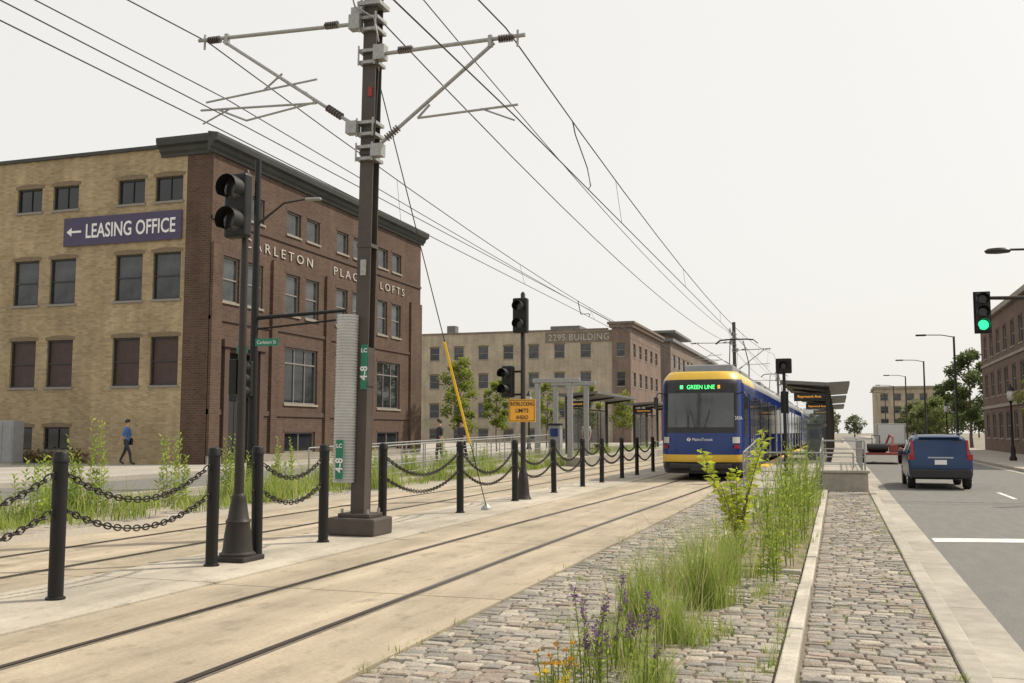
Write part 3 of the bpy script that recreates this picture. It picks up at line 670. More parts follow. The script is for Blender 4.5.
head(S2,(0,-.28,4.35),0,2,.2,.36,pitch=.42); head(S2,(-.36,-.2,2.78),rad(-12),2,.2,.28,pitch=.38)
for d in ((-.5,0,-.03,.03,3.0,3.05),(-.5,0,-.03,.03,2.45,2.5)): boxpart('bracket','black',S2,d)
sg=boxpart('sign_panel','osign',S2,(-.33,.33,-.085,-.07,1.82,2.36),label='amber interlocking limits sign')
mb=MB()
for (a,b,c,d) in ((-.31,.31,1.84,1.852),(-.31,.31,2.328,2.34),(-.31,-.298,1.84,2.34),(.298,.31,1.84,2.34)): mb.box(a,b,-.089,-.086,c,d)
part('sign_border',mb,['tblk'],sg)
text('INTERLOCKING',.13,'tblk',sg,(0,-.088,2.25),FY,ext=.001,off=.003,fit=.57); text('LIMITS',.13,'tblk',sg,(0,-.088,2.09),FY,ext=.001,off=.003,fit=.32); text('AHEAD',.13,'tblk',sg,(0,-.088,1.93),FY,ext=.001,off=.003,fit=.31)
S3=thing('tram_signal','black boxy tram signal on a slim post by the platform ramp','traffic signal',(-1.6,33.2,0))
mb=MB(); mb.lathe([(.14,0),(.12,.3),(.06,.42),(.05,3.5)],14); part('post',mb,['black'],S3,smooth=True)
head(S3,(0,-.1,3.72),0,1,.22,.5,pitch=.48)
boxpart('control_box','black',S3,(-.12,.12,.0,.1,2.2,2.9))
# ---------------------------------------------------------------- catenary pole
def catpole(y):
    P=thing('catenary_pole','brown steel catenary pole with cross arms carrying overhead wires','catenary pole',(BX,y,.015),group='catenary poles')
    mb=MB(); mb.box(-.40,.40,-.34,.34,0,.27); part('pole_base',mb,['brown'],P,bevel=.03)
    mb=MB(); mb.box(-.27,.27,-.24,.24,.272,.33); part('anchor_plate',mb,['brown'],P,bevel=.01)
    for sx in (-.22,.22):
        for sy in (-.19,.19): bt=MB(); bt.cyl((sx,sy,.33),(sx,sy,.40),.022,n=6); part('anchor_bolt',bt,['galv'],P)
    mb=MB(); h=9.7; a=.115
    mb.box(-a,a,-a,-a+.02,.331,h); mb.box(-a,a,a-.02,a,.331,h); mb.box(-.012,.012,-a+.02,a-.02,.331,h)
    mb.box(-a+.002,-a+.014,-a+.021,a-.021,.331,h*.3); mb.box(a-.014,a-.002,-a+.021,a-.021,.331,h*.3)
    for z in (2.3,4.5,6.0): mb.box(-a-.012,a+.012,-a-.012,a+.012,z,z+.06)
    part('column',mb,['brown'],P)
    for s,zt,zl,xe in ((1,7.60,6.45,2.65),(-1,8.15,6.85,-3.2)):
        gp=MB(); x0=s*.13; X=abs(xe)
        gp.cyl((x0,-.18,zt),(xe,-.18,zt+.05),.032,n=10); gp.cyl((x0,-.18,zl-.42),(s*(X-.5),-.18,zt-.02),.030,n=10)
        gp.box(min(x0,s*.32),max(x0,s*.32),-.26,-.1,zt-.1,zt+.14); gp.box(min(x0,s*.32),max(x0,s*.32),-.26,-.1,zl-.52,zl-.32)
        for zz in (zt-.12,zt+.07,zl-.55,zl-.36): gp.box(-.165,.165,-.185,.16,zz,zz+.05)
        for q in (-.14,.14): gp.cyl((q,-.22,zt-.16),(q,-.22,zt+.16),.014,n=6); gp.cyl((q,-.22,zl-.58),(q,-.22,zl-.28),.014,n=6)
        gp.box(s*(X-.56)-.03,s*(X-.56)+.03,-.22,-.14,zt-.08,zt+.1); gp.cyl((s*(X-.12),-.18,zt-.12),(s*(X-.12),-.18,zt+.14),.02,n=8)
        part('cross_arm',gp,['galv'],P,smooth=True)
        gp=MB()
        gp.cyl((s*.9,-.18,zl+.05),(s*(X-.1),-.18,zl+.12),.02,n=8); gp.cyl((s*1.1,-.18,zl+.25),(s*.9,-.18,zl+.05),.02,n=8); gp.cyl((s*(X-.7),-.18,zl+.11),(s*(X-.15),-.18,zl-.12),.014,n=6)
        part('steady_arm',gp,['galv'],P,smooth=True)
        for q in (.55,X-.42):
            ins=MB(); ins.cyl((s*q,-.18,zt+.03),(s*(q+.24),-.18,zt+.035),.036,n=10)
            for k in range(6): ins.cyl((s*(q+k*.04),-.18,zt+.03),(s*(q+k*.04+.015),-.18,zt+.03),.062,n=12)
            part('insulator',ins,['insul'],P,smooth=True)
        ins=MB()
        for k in range(6):
            q=Vector((s*.13,-.18,zl-.42)).lerp(Vector((s*(X-.5),-.18,zt)),.12+k*.018); ins.cyl(q,q+Vector((s*.016,0,.012)),.062,n=12)
        part('insulator',ins,['insul'],P,smooth=True)
    for (p,q) in (((-3.0,-.18,7.1),(-.9,-.18,7.30)),((-2.2,-.18,6.72),(-.9,-.18,6.92)),((-2.75,-.18,6.95),(-2.2,-.18,6.72)),((-1.9,-.18,7.2),(-1.55,-.18,7.46))):
        gp=MB(); gp.cyl(p,q,.018,n=8); part('steady_arm',gp,['galv'],P,smooth=True)
    wt=MB()
    for k in range(6): wt.cyl((-.28+.03*k,-.2,9.15-.1*k),(-.28+.03*k,-.2,9.2-.1*k),.085,n=14)
    wt.box(-.30,-.1,-.22,-.12,8.3,8.42); wt.tube([(-.25,-.25,9.3),(-.35,-.3,8.9),(-.2,-.28,8.4),(.12,-.22,8.2),(.2,-.2,7.8)],.016,6)
    wt.cyl((.0,-.2,8.55),(.0,-.2,9.0),.05,n=10); wt.box(-.2,.2,-.2,.18,8.45,8.52); wt.box(-.2,.2,-.2,.18,8.75,8.82)
    part('arrester',wt,['galv'],P,smooth=True)
    wt=MB(); wt.tube([(.16,-.2,7.7),(.24,-.25,7.3),(.2,-.22,6.7),(.15,-.18,6.1)],.012,6); part('bond_cable',wt,['wire'],P)
    return P
P1=catpole(14.2); P1.rotation_euler=(0,rad(.85),0)
P1['label']='brown steel catenary pole with green number plates and cross arms'
pl=boxpart('number_plate','green',P1,(.005,.112,-.136,-.124,2.25,2.95))
text('4-8',.17,'white',pl,(.059,-.140,2.50),(rad(90),rad(-90),0),ext=.001,off=.003); text('LC',.09,'white',pl,(.059,-.140,2.86),FY,ext=.001,off=.002)
boxpart('handhole_cover','galv',P1,(-.05,.05,-.135,-.116,4.05,4.3)); boxpart('warning_plate','redl',P1,(-.0,.07,-.13,-.116,6.95,7.1))
mb=MB(); pr_=[]; z=.80
while z<3.42: pr_+=[(.160,z),(.172,z+.012),(.172,z+.028),(.160,z+.038)]; z+=.046
mb.lathe(pr_,24,cx=-.22,cy=-.17); part('corrugated_guard',mb,['alu'],P1,smooth=False,label='ribbed grey cable guard with number plate')
p2=boxpart('number_plate','green',P1,(-.26,-.14,-.372,-.358,.86,1.46))
text('4-8',.17,'white',p2,(-.20,-.377,1.07),(rad(90),rad(-90),0),ext=.001,off=.003); text('LC',.085,'white',p2,(-.20,-.377,1.37),FY,ext=.001,off=.002)
P2=catpole(75); P3=copy_thing(P2,(BX,132,.015))
GW=thing('guy_wire','steel guy wire with yellow plastic guard anchored on the median','guy wire',(BX+.25,19.4,.015))
top=Vector((-.05,-5.1,7.2))
mb=MB(); mb.cyl(top,(0,0,.05),.010,n=6); part('cable',mb,['wire'],GW)
mb=MB(); mb.cyl(top*.45,top*.19,.024,n=10); part('cable_guard',mb,['yguard'],GW,smooth=True)
mb=MB(); mb.lathe([(.12,0),(.1,.05),(.03,.12)],12); part('anchor',mb,['galv'],GW)
# ---------------------------------------------------------------- overhead wires
poles=[-46,14.2,75,132,190,250]
def spanwire(xf,zf,sag,r,label,y0=-46,y1=250,n=14):
    mb=MB(); pts=[]
    for a,b in zip(poles,poles[1:]):
        for i in range(n):
            t=i/n; y=a+(b-a)*t; x=xf(a)*(1-t)+xf(b)*t; z=zf(a)*(1-t)+zf(b)*t-4*sag*t*(1-t); pts.append((x,y,z))
    pts.append((xf(y1),y1,zf(y1)))
    mb.tube(pts,r,5)
    single('overhead_wire',mb,['wire'],label,'overhead wire',group='overhead wires above the tracks')
    return pts
st=lambda y:(.18 if poles.index(y)%2 else -.18) if y in poles else 0
m1=spanwire(lambda y:tcx(y)-.0,lambda y:7.85 if y<20 else 7.3,1.0,.012,'messenger wire sagging above the near track')
c1=spanwire(lambda y:tcx(y)+st(y),lambda y:6.40 if y<20 else 5.9,0,.011,'contact wire above the near track')
m2=spanwire(lambda y:-10.15,lambda y:8.3 if y<20 else 7.4,.9,.012,'messenger wire sagging above the far track')
c2=spanwire(lambda y:-9.9-st(y),lambda y:6.85 if y<20 else 6.0,0,.011,'contact wire above the far track')
spanwire(lambda y:-9.3,lambda y:6.70 if y<20 else 6.1,0,.010,'second contact wire above the far track')
spanwire(lambda y:-9.75,lambda y:7.25 if y<20 else 6.5,.25,.010,'auxiliary wire above the far track')
spanwire(lambda y:-7.45,lambda y:8.9 if y<20 else 8.2,.9,.013,'feeder wire carried by the poles')
spanwire(lambda y:-6.75,lambda y:9.3 if y<20 else 8.5,.8,.011,'upper feeder wire carried by the poles')
def at(pts,y):
    for p,q in zip(pts,pts[1:]):
        if p[1]<=y<=q[1]:
            t=(y-p[1])/(q[1]-p[1]); return Vector(p).lerp(Vector(q),t)
for mm,cc in ((m1,c1),(m2,c2)):
    for y in [-10,0,5,22,32,42,52,62,70,84,96,110]:
        mb=MB(); a=at(mm,y);b=at(cc,y); mb.cyl(a,b,.005,n=4)
        single('dropper_wire',mb,['wire'],'thin dropper hanging the contact wire','overhead wire',group='dropper wires')
mb=MB(); a=at(m1,18.2); b=at(c1,18.8)
mb.tube([a,a+Vector((.0,.2,-.2)),a.lerp(b,.5)+Vector((0,.55,-.1)),b+Vector((0,.2,.12)),b],.012,6); single('jumper_cable',mb,['wire'],'curved jumper cable between messenger and contact wire','overhead wire',group='jumper cables')
mb=MB(); a=at(m2,40); b=at(c2,41); mb.tube([a,a+Vector((.0,.5,-.5)),a.lerp(b,.5)+Vector((0,.9,-.1)),b+Vector((0,.2,.12)),b],.018,6); single('jumper_cable',mb,['wire'],'curved jumper cable over the far track','overhead wire',group='jumper cables')
# ---------------------------------------------------------------- train
def train(y0,L_=28.4,front=True):
    T=thing('light_rail_car','blue and yellow light rail vehicle with dark windscreen' if front else 'trailing blue and yellow light rail vehicle coupled to the first','tram',(tcx(40),y0,.012),group='coupled light rail vehicles')
    zl=[.22,.42,.60,.74,.84,1.2,1.55,1.66,1.9,2.3,2.7,2.95,3.16,3.24,3.34,3.46,3.56,3.62]
    ul=[-1,-.96,-.9,-.86,-.78,-.6,-.4,-.2,0,.2,.4,.6,.78,.86,.9,.96,1]
    def W(z): return 1.325-(0 if z<3.2 else .20*((z-3.2)/.42)**2.4)-(.06 if z<.3 else 0)
    def D(z): 
        d=.11*max(0,z-1.1)
        if z>3.1: d+=.8*(z-3.1)**1.6
        if z<.5: d+=.12
        return d
    def F(u,z):
        a=abs(u); x=W(z)*(math.sin(u*math.pi/2)*.35+u*.65); return Vector((x,D(z)+.55*a**4.0,z))
    mb=MB()
    for i in range(len(zl)-1):
        for j in range(len(ul)-1):
            um=abs((ul[j]+ul[j+1])/2); zm=(zl[i]+zl[i+1])/2
            mi=0
            if zm<.60: mi=2
            elif zm<.84: mi=1
            elif 1.55<zm<3.34 and um<.86: mi=2
            elif zm>3.34: mi=1
            mb.add([F(ul[j],zl[i]),F(ul[j+1],zl[i]),F(ul[j+1],zl[i+1]),F(ul[j],zl[i+1])],[(0,1,2,3)],mi)
    for s in (-1,1):
        for i in range(len(zl)-1):
            zm=(zl[i]+zl[i+1])/2
            for ya,yb in ((None,1.6),(1.6,6.0),(6.0,L_)):
                mi=0
                if zm<.42: mi=2
                elif zm<.84 and zm>.60: mi=1 if (ya is None and front) else 0
                elif zm>3.24: mi=1 if (ya!=6.0 and front) else 3
                a0=F(s,zl[i]);a1=F(s,zl[i+1])
                p0=a0 if ya is None else Vector((a0.x,ya,a0.z)); p1=a1 if ya is None else Vector((a1.x,ya,a1.z))
                q0=Vector((a0.x,yb,a0.z)); q1=Vector((a1.x,yb,a1.z))
                mb.add([p0,q0,q1,p1],[(0,1,2,3) if s>0 else (3,2,1,0)],mi)
    zt=zl[-1]; a=F(-1,zt); b=F(1,zt)
    top=[F(u,zt) for u in ul]+[Vector((b.x,L_,zt)),Vector((a.x,L_,zt))]
    mb.add(top,[tuple(range(len(top)))],3)
    e=[F(-1,z) for z in zl]+[F(1,z) for z in reversed(zl)]; e=[Vector((p.x,L_,p.z)) for p in e]; mb.add(e,[tuple(range(len(e)-1,-1,-1))],2)
    body=part('body',mb,['tblue','tyel','tblk','tgrey'],T,smooth=True)
    bm=bmesh.new(); bm.from_mesh(body.data); bmesh.ops.remove_doubles(bm,verts=bm.verts,dist=.0008); bm.to_mesh(body.data); bm.free()
    def patch(u0,u1,z0,z1,off=.012,n=10,k=5):
        m_=MB(); V=[];Fs=[]
        for j in range(k+1):
            for i in range(n+1): V.append(F(u0+(u1-u0)*i/n,z0+(z1-z0)*j/k)+Vector((0,-off,0)))
        for j in range(k):
            for i in range(n): q=j*(n+1)+i; Fs.append((q,q+1,q+n+2,q+n+1))
        m_.add(V,Fs); return m_
    if front:
        part('windscreen',patch(-.76,.76,1.74,2.88,.015),['twin'],body,smooth=True)
        part('destination_display',patch(-.58,.58,2.95,3.2,.02,10,2),['tblk'],body)
        text('GREEN LINE',.2,'led',body,(0.03,F(0,3.08).y-.04,3.08),(rad(80),0,0),ext=.002,off=.001,fit=.92)
        for a_,b_,m_ in ((-.66,-.56,'led'),(.58,.66,'ledo')):
            boxpart('route_number_display' if m_=='led' else 'run_number_display',m_,body,(a_,b_,F(.5,3.08).y-.06,F(.5,3.08).y-.03,3.02,3.14))
        text('MetroTransit',.14,'white',body,(.08,F(0,1.36).y-.03,1.34),(rad(90-7),0,0),ext=.002,off=.0,fit=.66)
        y_=F(0,1.4).y-.02
        mb=MB(); mb.cyl((-.37,y_+.0,1.34),(-.37,y_-.008,1.34),.06,n=18); em=part('emblem',mb,['white'],body)
        text('T',.10,'redl',body,(-.37,y_-.014,1.34),(rad(90),0,0),ext=.002,off=.004)
        pn=F(.88,2.05); text('243A',.17,'white',body,(pn.x+.02,pn.y-.10,2.05),(rad(90-7),0,rad(24)),ext=.002,off=.002,fit=.26)
        for s in (-1,1):
            m_=patch(s*.72,s*.92,1.22,1.42,.02,6,2) if s>0 else patch(-.92,-.72,1.22,1.42,.02,6,2); part('headlight',m_,['hl'],body)
            m_=patch(s*.76,s*.9,1.04,1.16,.02,6,2) if s>0 else patch(-.9,-.76,1.04,1.16,.02,6,2); part('marker_light',m_,['redl'],body)
            mb=MB(); mb.tube([(s*1.2,.5,2.85),(s*1.42,.35,2.9),(s*1.5,.3,2.75)],.02,6); part('mirror_arm',mb,['tblk'],T)
            boxpart('wing_mirror','tblk',T,(min(s*1.42,s*1.56),max(s*1.42,s*1.56),.26,.34,2.35,2.75),bevel=.01)
            mb=MB(); mb.tube([(s*.15,-.0+F(0,1.7).y-.03,1.72),(s*.32,F(0,2.3).y-.03,2.3)],.012,5); part('wiper',mb,['tblk'],body)
    boxpart('bumper','tblk',T,(-1.0,1.0,-.06,.3,.36,.56),bevel=.05); boxpart('coupler_cover','tblk',T,(-.32,.32,-.18,-.062,.3,.52),bevel=.03)
    for yy in (3,L_/2-.9,L_-3):
        mb=MB()
        for d in (0,1.8):
            for s in (-1,1): mb.cyl((s*.60,yy+d,.33),(s*.78,yy+d,.33),.33,n=18)
        mb.box(-.72,.72,yy-.5,yy+2.3,.2,.5)
        part('bogie',mb,['tblk'],T)
    for s in (-1,1):
        X=s*1.328
        for ya,yb in ((1.3,2.6),(5.5,8.3),(10.3,13.2),(15.4,18.4),(20.4,23.0),(25,26.6)):
            boxpart('side_window','twin',T,(min(X,X+s*.012),max(X,X+s*.012),ya,yb,1.5,2.9))
        for yc in (4.2,9.3,14.3,19.4,24.0):
            d=boxpart('door','tblue',T,(min(X,X+s*.02),max(X,X+s*.02),yc-.72,yc+.72,.45,2.95),bevel=.005)
            for q in (-.6,.12): boxpart('door_window','twin',d,(min(X,X+s*.03),max(X,X+s*.03),yc+q,yc+q+.48,1.1,2.75))
    for k,(ya,yb,hh) in enumerate(((2.6,5.2,.36),(6,9.5,.36),(10.2,12,.3),(16.2,18.5,.4),(20,24,.36),(25,27,.3))): boxpart('roof_equipment','tgrey',T,(-.85,.85,ya,yb,3.60,3.62+hh),bevel=.06)
    pg=MB(); cz=5.85
    for s in (-1,1):
        pg.cyl((s*.55,13.2,3.9),(s*.45,14.6,4.75),.03,n=6); pg.cyl((s*.45,14.6,4.75),(s*.3,13.5,cz-.08),.022,n=6)
    for yy in (13.35,13.65): pg.tube([(-.95,yy,cz-.2),(-.75,yy,cz-.03),(-.4,yy,cz),(.4,yy,cz),(.75,yy,cz-.03),(.95,yy,cz-.2)],.022,6)
    pg.box(-.6,.6,13,15,3.63,3.9); part('pantograph',pg,['tblk'],T,smooth=False)
    return T
T1=train(33.3); T2=train(33.3+29.0,front=False); T3=copy_thing(T2,(tcx(40),33.3+58,.012))
# ---------------------------------------------------------------- platforms
def railing(L_,n,h=1.05,label='galvanised steel railing along the platform ramp',loc=(0,0,0),rotz=0,slope=0,mt='galv',grp='platform railings'):
    Rl=thing('railing',label,'railing',loc,rotz,grp)
    mb=MB(); mb.cyl((0,0,0),(0,0,h),.024,n=8); me=mb.mesh('railing_post',[mt],True)
    for i in range(n+1):
        x=L_*i/n; mkobj('railing_post',me,Rl,(x,0,slope*x/L_))
    for k in (1,.72,.45,.2):
        mb=MB(); mb.cyl((0,0,h*k),(L_,0,h*k+slope),.022 if k==1 else .013,n=8); part('railing_bar',mb,[mt],Rl,smooth=True)
    return Rl
mb=MB(); pz=.36
mb.box(-2.78,.73,36.5,120,-.2,pz); mb.prism([(30,-.2),(36.5,-.2),(36.5,pz),(30,-.02)],'x',-2.78,.15)
struct('station_platform',mb,['conc'],'concrete side platform with access ramp',bevel=.02)
mb=MB(); mb.box(-2.78,-2.4,36.6,120,pz+.004,pz+.02); struct('tactile_strip',mb,['yguard'],'yellow tactile warning strip along the platform edge')
PW=thing('concrete_wall','low concrete retaining wall at the end of the ramp','wall',(-.45,28.7,-.02))
boxpart('wall_block','conc',PW,(0,1.2,0,7.7,0,.5),bevel=.02); boxpart('wall_cap','conc',PW,(-.05,1.25,-.05,7.75,.503,.58),bevel=.02)
railing(7.6,6,loc=(.6,28.9,.56),rotz=rad(90),h=.8); railing(3.0,3,loc=(-2.6,30.2,.0),rotz=0,h=1.0); railing(6.4,5,loc=(-.5,30,.0),rotz=rad(90),slope=.38,h=1.0); railing(6.4,5,loc=(-2.65,30,.0),rotz=rad(90),slope=.38,h=1.0); railing(1.1,1,loc=(-.42,28.85,.56),h=.8)
mb=MB()
mb.box(-14.2,-11.3,45,120,-.1,.42); mb.prism([(24,.05),(45,.05),(45,.42),(24,.1)],'x',-14.2,-12.7)
struct('station_platform',mb,['conc'],'far side concrete platform with long ramp')
railing(20,12,loc=(-12.8,25,.1),rotz=rad(90),slope=.32,mt='galv'); railing(20,12,loc=(-14.15,25,.1),rotz=rad(90),slope=.32,mt='galv')
def shelter(x,y,z,face,label,wr=1.9,wb=.6,tip=3.24):
    Sh=thing('platform_shelter',label,'shelter',(x,y,z),0,'station platform shelters'); s=face
    for yy in (0,4.8,9.6):
        mb=MB(); mb.box(-.08,.08,yy-.08,yy+.08,0,3.05); part('post',mb,['bronze'],Sh,bevel=.01)
        mb=MB(); mb.prism([(0,2.88),(0,3.03),(s*wr*.85,tip-.06),(s*wr*.85,tip-.13)],'y',yy-.04,yy+.04); part('rafter',mb,['bronze'],Sh)
    mb=MB(); mb.prism([(-s*wb,3.12),(-s*wb,3.24),(0,3.20),(s*wr,tip+.08),(s*wr,tip-.05),(0,3.06)],'y',-.6,10.2); part('canopy_roof',mb,['canopy'],Sh)
    for yy in (0,4.8):
        boxpart('glass_panel','clear',Sh,(-.012,.012,yy+.1,yy+4.7,.25,2.4))
        boxpart('mullion','bronze',Sh,(-.02,.02,yy+2.37,yy+2.43,.25,2.4))
    boxpart('wind_screen_panel','clear',Sh,(min(s*.09,s*.95),max(s*.09,s*.95),-.012,.012,.25,2.2))
    for z0_,z1_ in ((2.42,2.5),(.18,.24)): boxpart('beam','bronze',Sh,(-.03,.03,0.09,9.5,z0_,z1_))
    boxpart('sign_box','bronze',Sh,(min(s*.1,s*1.3),max(s*.1,s*1.3),-.06,.06,2.48,2.82))
    sg=boxpart('display_sign','tblk',Sh,(min(s*.15,s*1.25),max(s*.15,s*1.25),-.075,-.062,2.53,2.77))
    text('Raymond Ave',.14,'ledo',sg,(s*.7,-.085,2.65),FY,ext=.002,fit=.9)
    boxpart('bench_seat','bark',Sh,(min(s*.25,s*.65),max(s*.25,s*.65),5,7,.42,.47)); boxpart('bench_leg','bark',Sh,(min(s*.3,s*.35),max(s*.3,s*.35),5.1,6.9,.0,.42))
    boxpart('map_panel','tgrey',Sh,(min(s*.03,s*.06),max(s*.03,s*.06),1.0,1.5,1.0,2.0))
    return Sh
lb='dark metal canopy shelter with glass panels on the platform'
shelter(-.35,42,pz,-1,lb,1.8,.85); shelter(-.35,58,pz,-1,lb,1.8,.85); shelter(-.35,76,pz,-1,lb,1.8,.85)
for y in (51.5,70,88): shelter(-13.7,y,.42,1,'dark canopy shelter with glass panels on the far platform',1.8,.8)
def portal(x,y,z):
    Pt=thing('platform_gateway','tall grey steel portal frame at the platform entrance','portal frame',(x,y,z),0,'portal frames on the far platform')
    for a in (-.1,1.5): boxpart('post','galv',Pt,(a,a+.24,-.12,.12,0,3.5),bevel=.02)
    boxpart('lintel','galv',Pt,(-.2,2.1,-.14,.14,3.502,3.72),bevel=.02)
portal(-13.6,45.6,.42); portal(-13.6,48.8,.42)
def ticket(x,y,z):
    K=thing('ticket_machine','blue and grey ticket machine on the platform','ticket machine',(x,y,z),0,'ticket machines')
    boxpart('cabinet','tgrey',K,(-.3,.3,-.25,.25,0,1.5),bevel=.03); boxpart('screen','tblue',K,(-.2,.2,-.27,-.25,.95,1.35)); boxpart('hood','tblk',K,(-.32,.32,-.29,.25,1.502,1.6),bevel=.02)
ticket(-1.0,46.6,pz); ticket(-13.2,47.4,.42)
# ---------------------------------------------------------------- signal masts
MS=thing('traffic_signal_mast','bronze signal mast with arm, street light and lit green signal','traffic signal',(8.9,30.4,0))
mb=MB(); mb.lathe([(.2,0),(.2,.1),(.14,.15),(.12,3),(.09,8)],16); part('mast',mb,['bronze'],MS,smooth=True)
mb=MB(); mb.tube([(0,0,5.1),(-2.5,0,5.25),(-4.75,0,5.33)],[.085,.07,.05],8); part('mast_arm',mb,['bronze'],MS,smooth=True)
mb=MB(); mb.tube([(0,0,6.1),(-2.0,0,6.60),(-4.6,0,6.68)],[.05,.04,.03],8); part('lamp_arm',mb,['bronze'],MS,smooth=True)
h=head(MS,(-4.96,-.12,4.93),0,3,.28,.34,('lensoff','lensoff','lensg'),.36)
boxpart('backplate','black',MS,(-5.18,-4.74,-.0,.02,4.34,5.52))
mb=MB(); mb.lathe([(.02,6.74),(.12,6.72),(.16,6.66),(.14,6.59),(.05,6.57)],12); lh=part('lamp_head',mb,['bronze'],MS,loc=(-4.5,0,0),smooth=True); lh.scale=(2.2,1,1)
ML=thing('traffic_signal_mast','dark signal mast with cobra head street light and street name sign','traffic signal',(-14.85,23.2,.1))
mb=MB(); mb.lathe([(.2,0),(.2,.1),(.13,.15),(.11,3),(.08,8.9)],16); part('mast',mb,['black'],ML,smooth=True)
mb=MB(); mb.tube([(0,0,7.1),(.7,.2,7.7),(1.3,.35,7.8)],[.04,.03,.025],8); part('lamp_arm',mb,['bronze'],ML,smooth=True)
mb=MB(); mb.tube([(0,0,4.55),(2.6,.3,4.7)],[.06,.045],8); part('mast_arm',mb,['black'],ML,smooth=True)
mb=MB(); mb.tube([(0,0,4.25),(2.3,.27,4.45)],[.03,.03],6); part('brace',mb,['black'],ML,smooth=True)
head(ML,(-.3,-.1,7.9),rad(25),3,.24,.3,pitch=.32)
head(ML,(-.05,-.3,2.9),rad(10),3,.24,.3,pitch=.32)
boxpart('lamp_head','galv',ML,(-.22,.22,-.08,.08,-.035,.035),bevel=.03,loc=(1.5,.37,7.79),rot=(0,0,rad(12)))
sp=boxpart('street_name_sign','green',ML,(.12,.82,-.14,-.12,3.78,3.98)); text('Carleton St',.13,'white',sp,(.47,-.145,3.88),FY,ext=.001,fit=.58)
boxpart('street_name_sign','green',ML,(-.45,-.1,-.14,-.12,3.6,3.8))
def streetlamp(x,y):
    SL=thing('street_lamp','tall dark street lamp with single arm over the road','street lamp',(x,y,0),0,'street lamps along the road')
    mb=MB(); mb.lathe([(.18,0),(.16,.4),(.10,.5),(.07,8.3)],12); part('pole',mb,['bronze'],SL,smooth=True)
    mb=MB(); mb.tube([(0,0,8.25),(-.8,0,8.42),(-1.9,0,8.45)],.035,6); part('lamp_arm',mb,['bronze'],SL,smooth=True)
    boxpart('lamp_head','bronze',SL,(-2.5,-1.8,-.12,.12,8.38,8.5),bevel=.03)
    return SL
sl0=streetlamp(7.95,76)
for y in (102,129,156,184): copy_thing(sl0,(7.95,y,0))
def acorn(x,y,z):
    A=thing('ornamental_street_lamp','black ornamental street lamp with lantern on the pavement','street lamp',(x,y,z),0,'ornamental street lamps')
    mb=MB(); mb.lathe([(.2,0),(.2,.15),(.14,.25),(.12,.7),(.07,.85),(.05,3.2),(.09,3.25),(.1,3.35)],14); part('pole',mb,['black'],A,smooth=True)
    mb=MB(); mb.lathe([(.1,3.36),(.19,3.5),(.2,3.75),(.14,3.92)],14); part('lantern',mb,['lamp'],A,smooth=True)
    mb=MB(); mb.lathe([(.24,3.93),(.2,4.0),(.08,4.12),(.02,4.3)],14); part('lantern_cap',mb,['black'],A,smooth=True)
    return A
ac=acorn(9.3,62,0)
for p in ((9.2,96,0),(-21.2,69,.3),(-21.2,92,.3),(9.2,130,0)): copy_thing(ac,p)
SP=thing('sign_post','pale steel post on the far verge','post',(-14.9,28.6,.1))
mb=MB(); mb.cyl((0,0,0),(0,0,3.6),.06,n=10); part('post',mb,['galv'],SP,smooth=True); boxpart('sign_panel','galv',SP,(-.09,.09,-.07,-.05,2.9,3.5))
UC=thing('utility_cabinet','grey steel utility cabinet on the pavement','utility cabinet',(-31.75,32.0,.3))
boxpart('cabinet_body','tgrey',UC,(-.5,.5,-.3,.3,.062,1.75),bevel=.03); boxpart('cabinet_door','tgrey',UC,(-.45,-.02,-.315,-.3,.15,1.65),bevel=.01); boxpart('cabinet_door','tgrey',UC,(.02,.45,-.315,-.3,.15,1.65),bevel=.01); boxpart('plinth','conc',UC,(-.6,.6,-.4,.4,0,.06))
mb=MB()
for i in range(900):
    x=R.uniform(-34,-29.4) ; y=R.uniform(33.3,33.9); z=.3+R.random()**.9*R.uniform(.15,.6)
    leaf(mb,(x,y,z),(R.uniform(-1,1),R.uniform(-1,1),R.uniform(0,1)),.16,.09,leafcol((.17,.13,.075),.4,.4))
single('hedge',mb,['leaf'],'low straggly brown shrubs along the yellow brick wall','shrubs',kind='stuff')
# ---------------------------------------------------------------- SUV
CR=thing('car','blue compact sport utility vehicle seen from behind on the road','car',(2.95,33.0,-.15))
st_=[(0.0,.42,.84,.88,.84,.85,.82),(.05,.34,.97,1.02,.885,.89,.80),(.13,.32,1.03,1.14,.90,.90,.78),(.32,.30,1.04,1.54,.905,.90,.69),(.52,.30,1.04,1.62,.905,.905,.70),
 (1.4,.28,1.02,1.65,.905,.905,.71),(2.2,.28,1.0,1.63,.90,.905,.70),(2.75,.28,.99,1.55,.90,.90,.68),(3.35,.28,.98,1.12,.90,.89,.72),(3.6,.28,.96,1.04,.90,.88,.76),(4.1,.30,.88,.94,.88,.85,.74),(4.4,.34,.72,.80,.82,.78,.7),(4.5,.4,.6,.68,.7,.68,.6)]
mb=MB(); rings=[]
for (y,zb_,zl_,zt_,wb_,wl_,wt_) in st_:
    h_=[(wb_*.93,zb_),(wb_,zb_+.12),(wl_+.015,(zb_+zl_)/2+.1),(wl_,zl_),(wl_*.25+wt_*.75+.02,zl_*.2+zt_*.8),(wt_,zt_-.02),(wt_*.86,zt_+.012),(0,zt_+.025)]
    rings.append([Vector((x,y,z)) for x,z in h_]+[Vector((-x,y,z)) for x,z in reversed(h_[:-1])])
n=len(rings[0]); vs=[p for r in rings for p in r]; fs=[]
for i in range(len(rings)-1):
    for j in range(n): fs.append((i*n+j,(i+1)*n+j,(i+1)*n+(j+1)%n,i*n+(j+1)%n))
fs+=[tuple(range(n)),tuple(range(len(rings)*n-1,(len(rings)-1)*n-1,-1))]
mb.add(vs,fs); part('body',mb,['cblue'],CR,smooth=True)
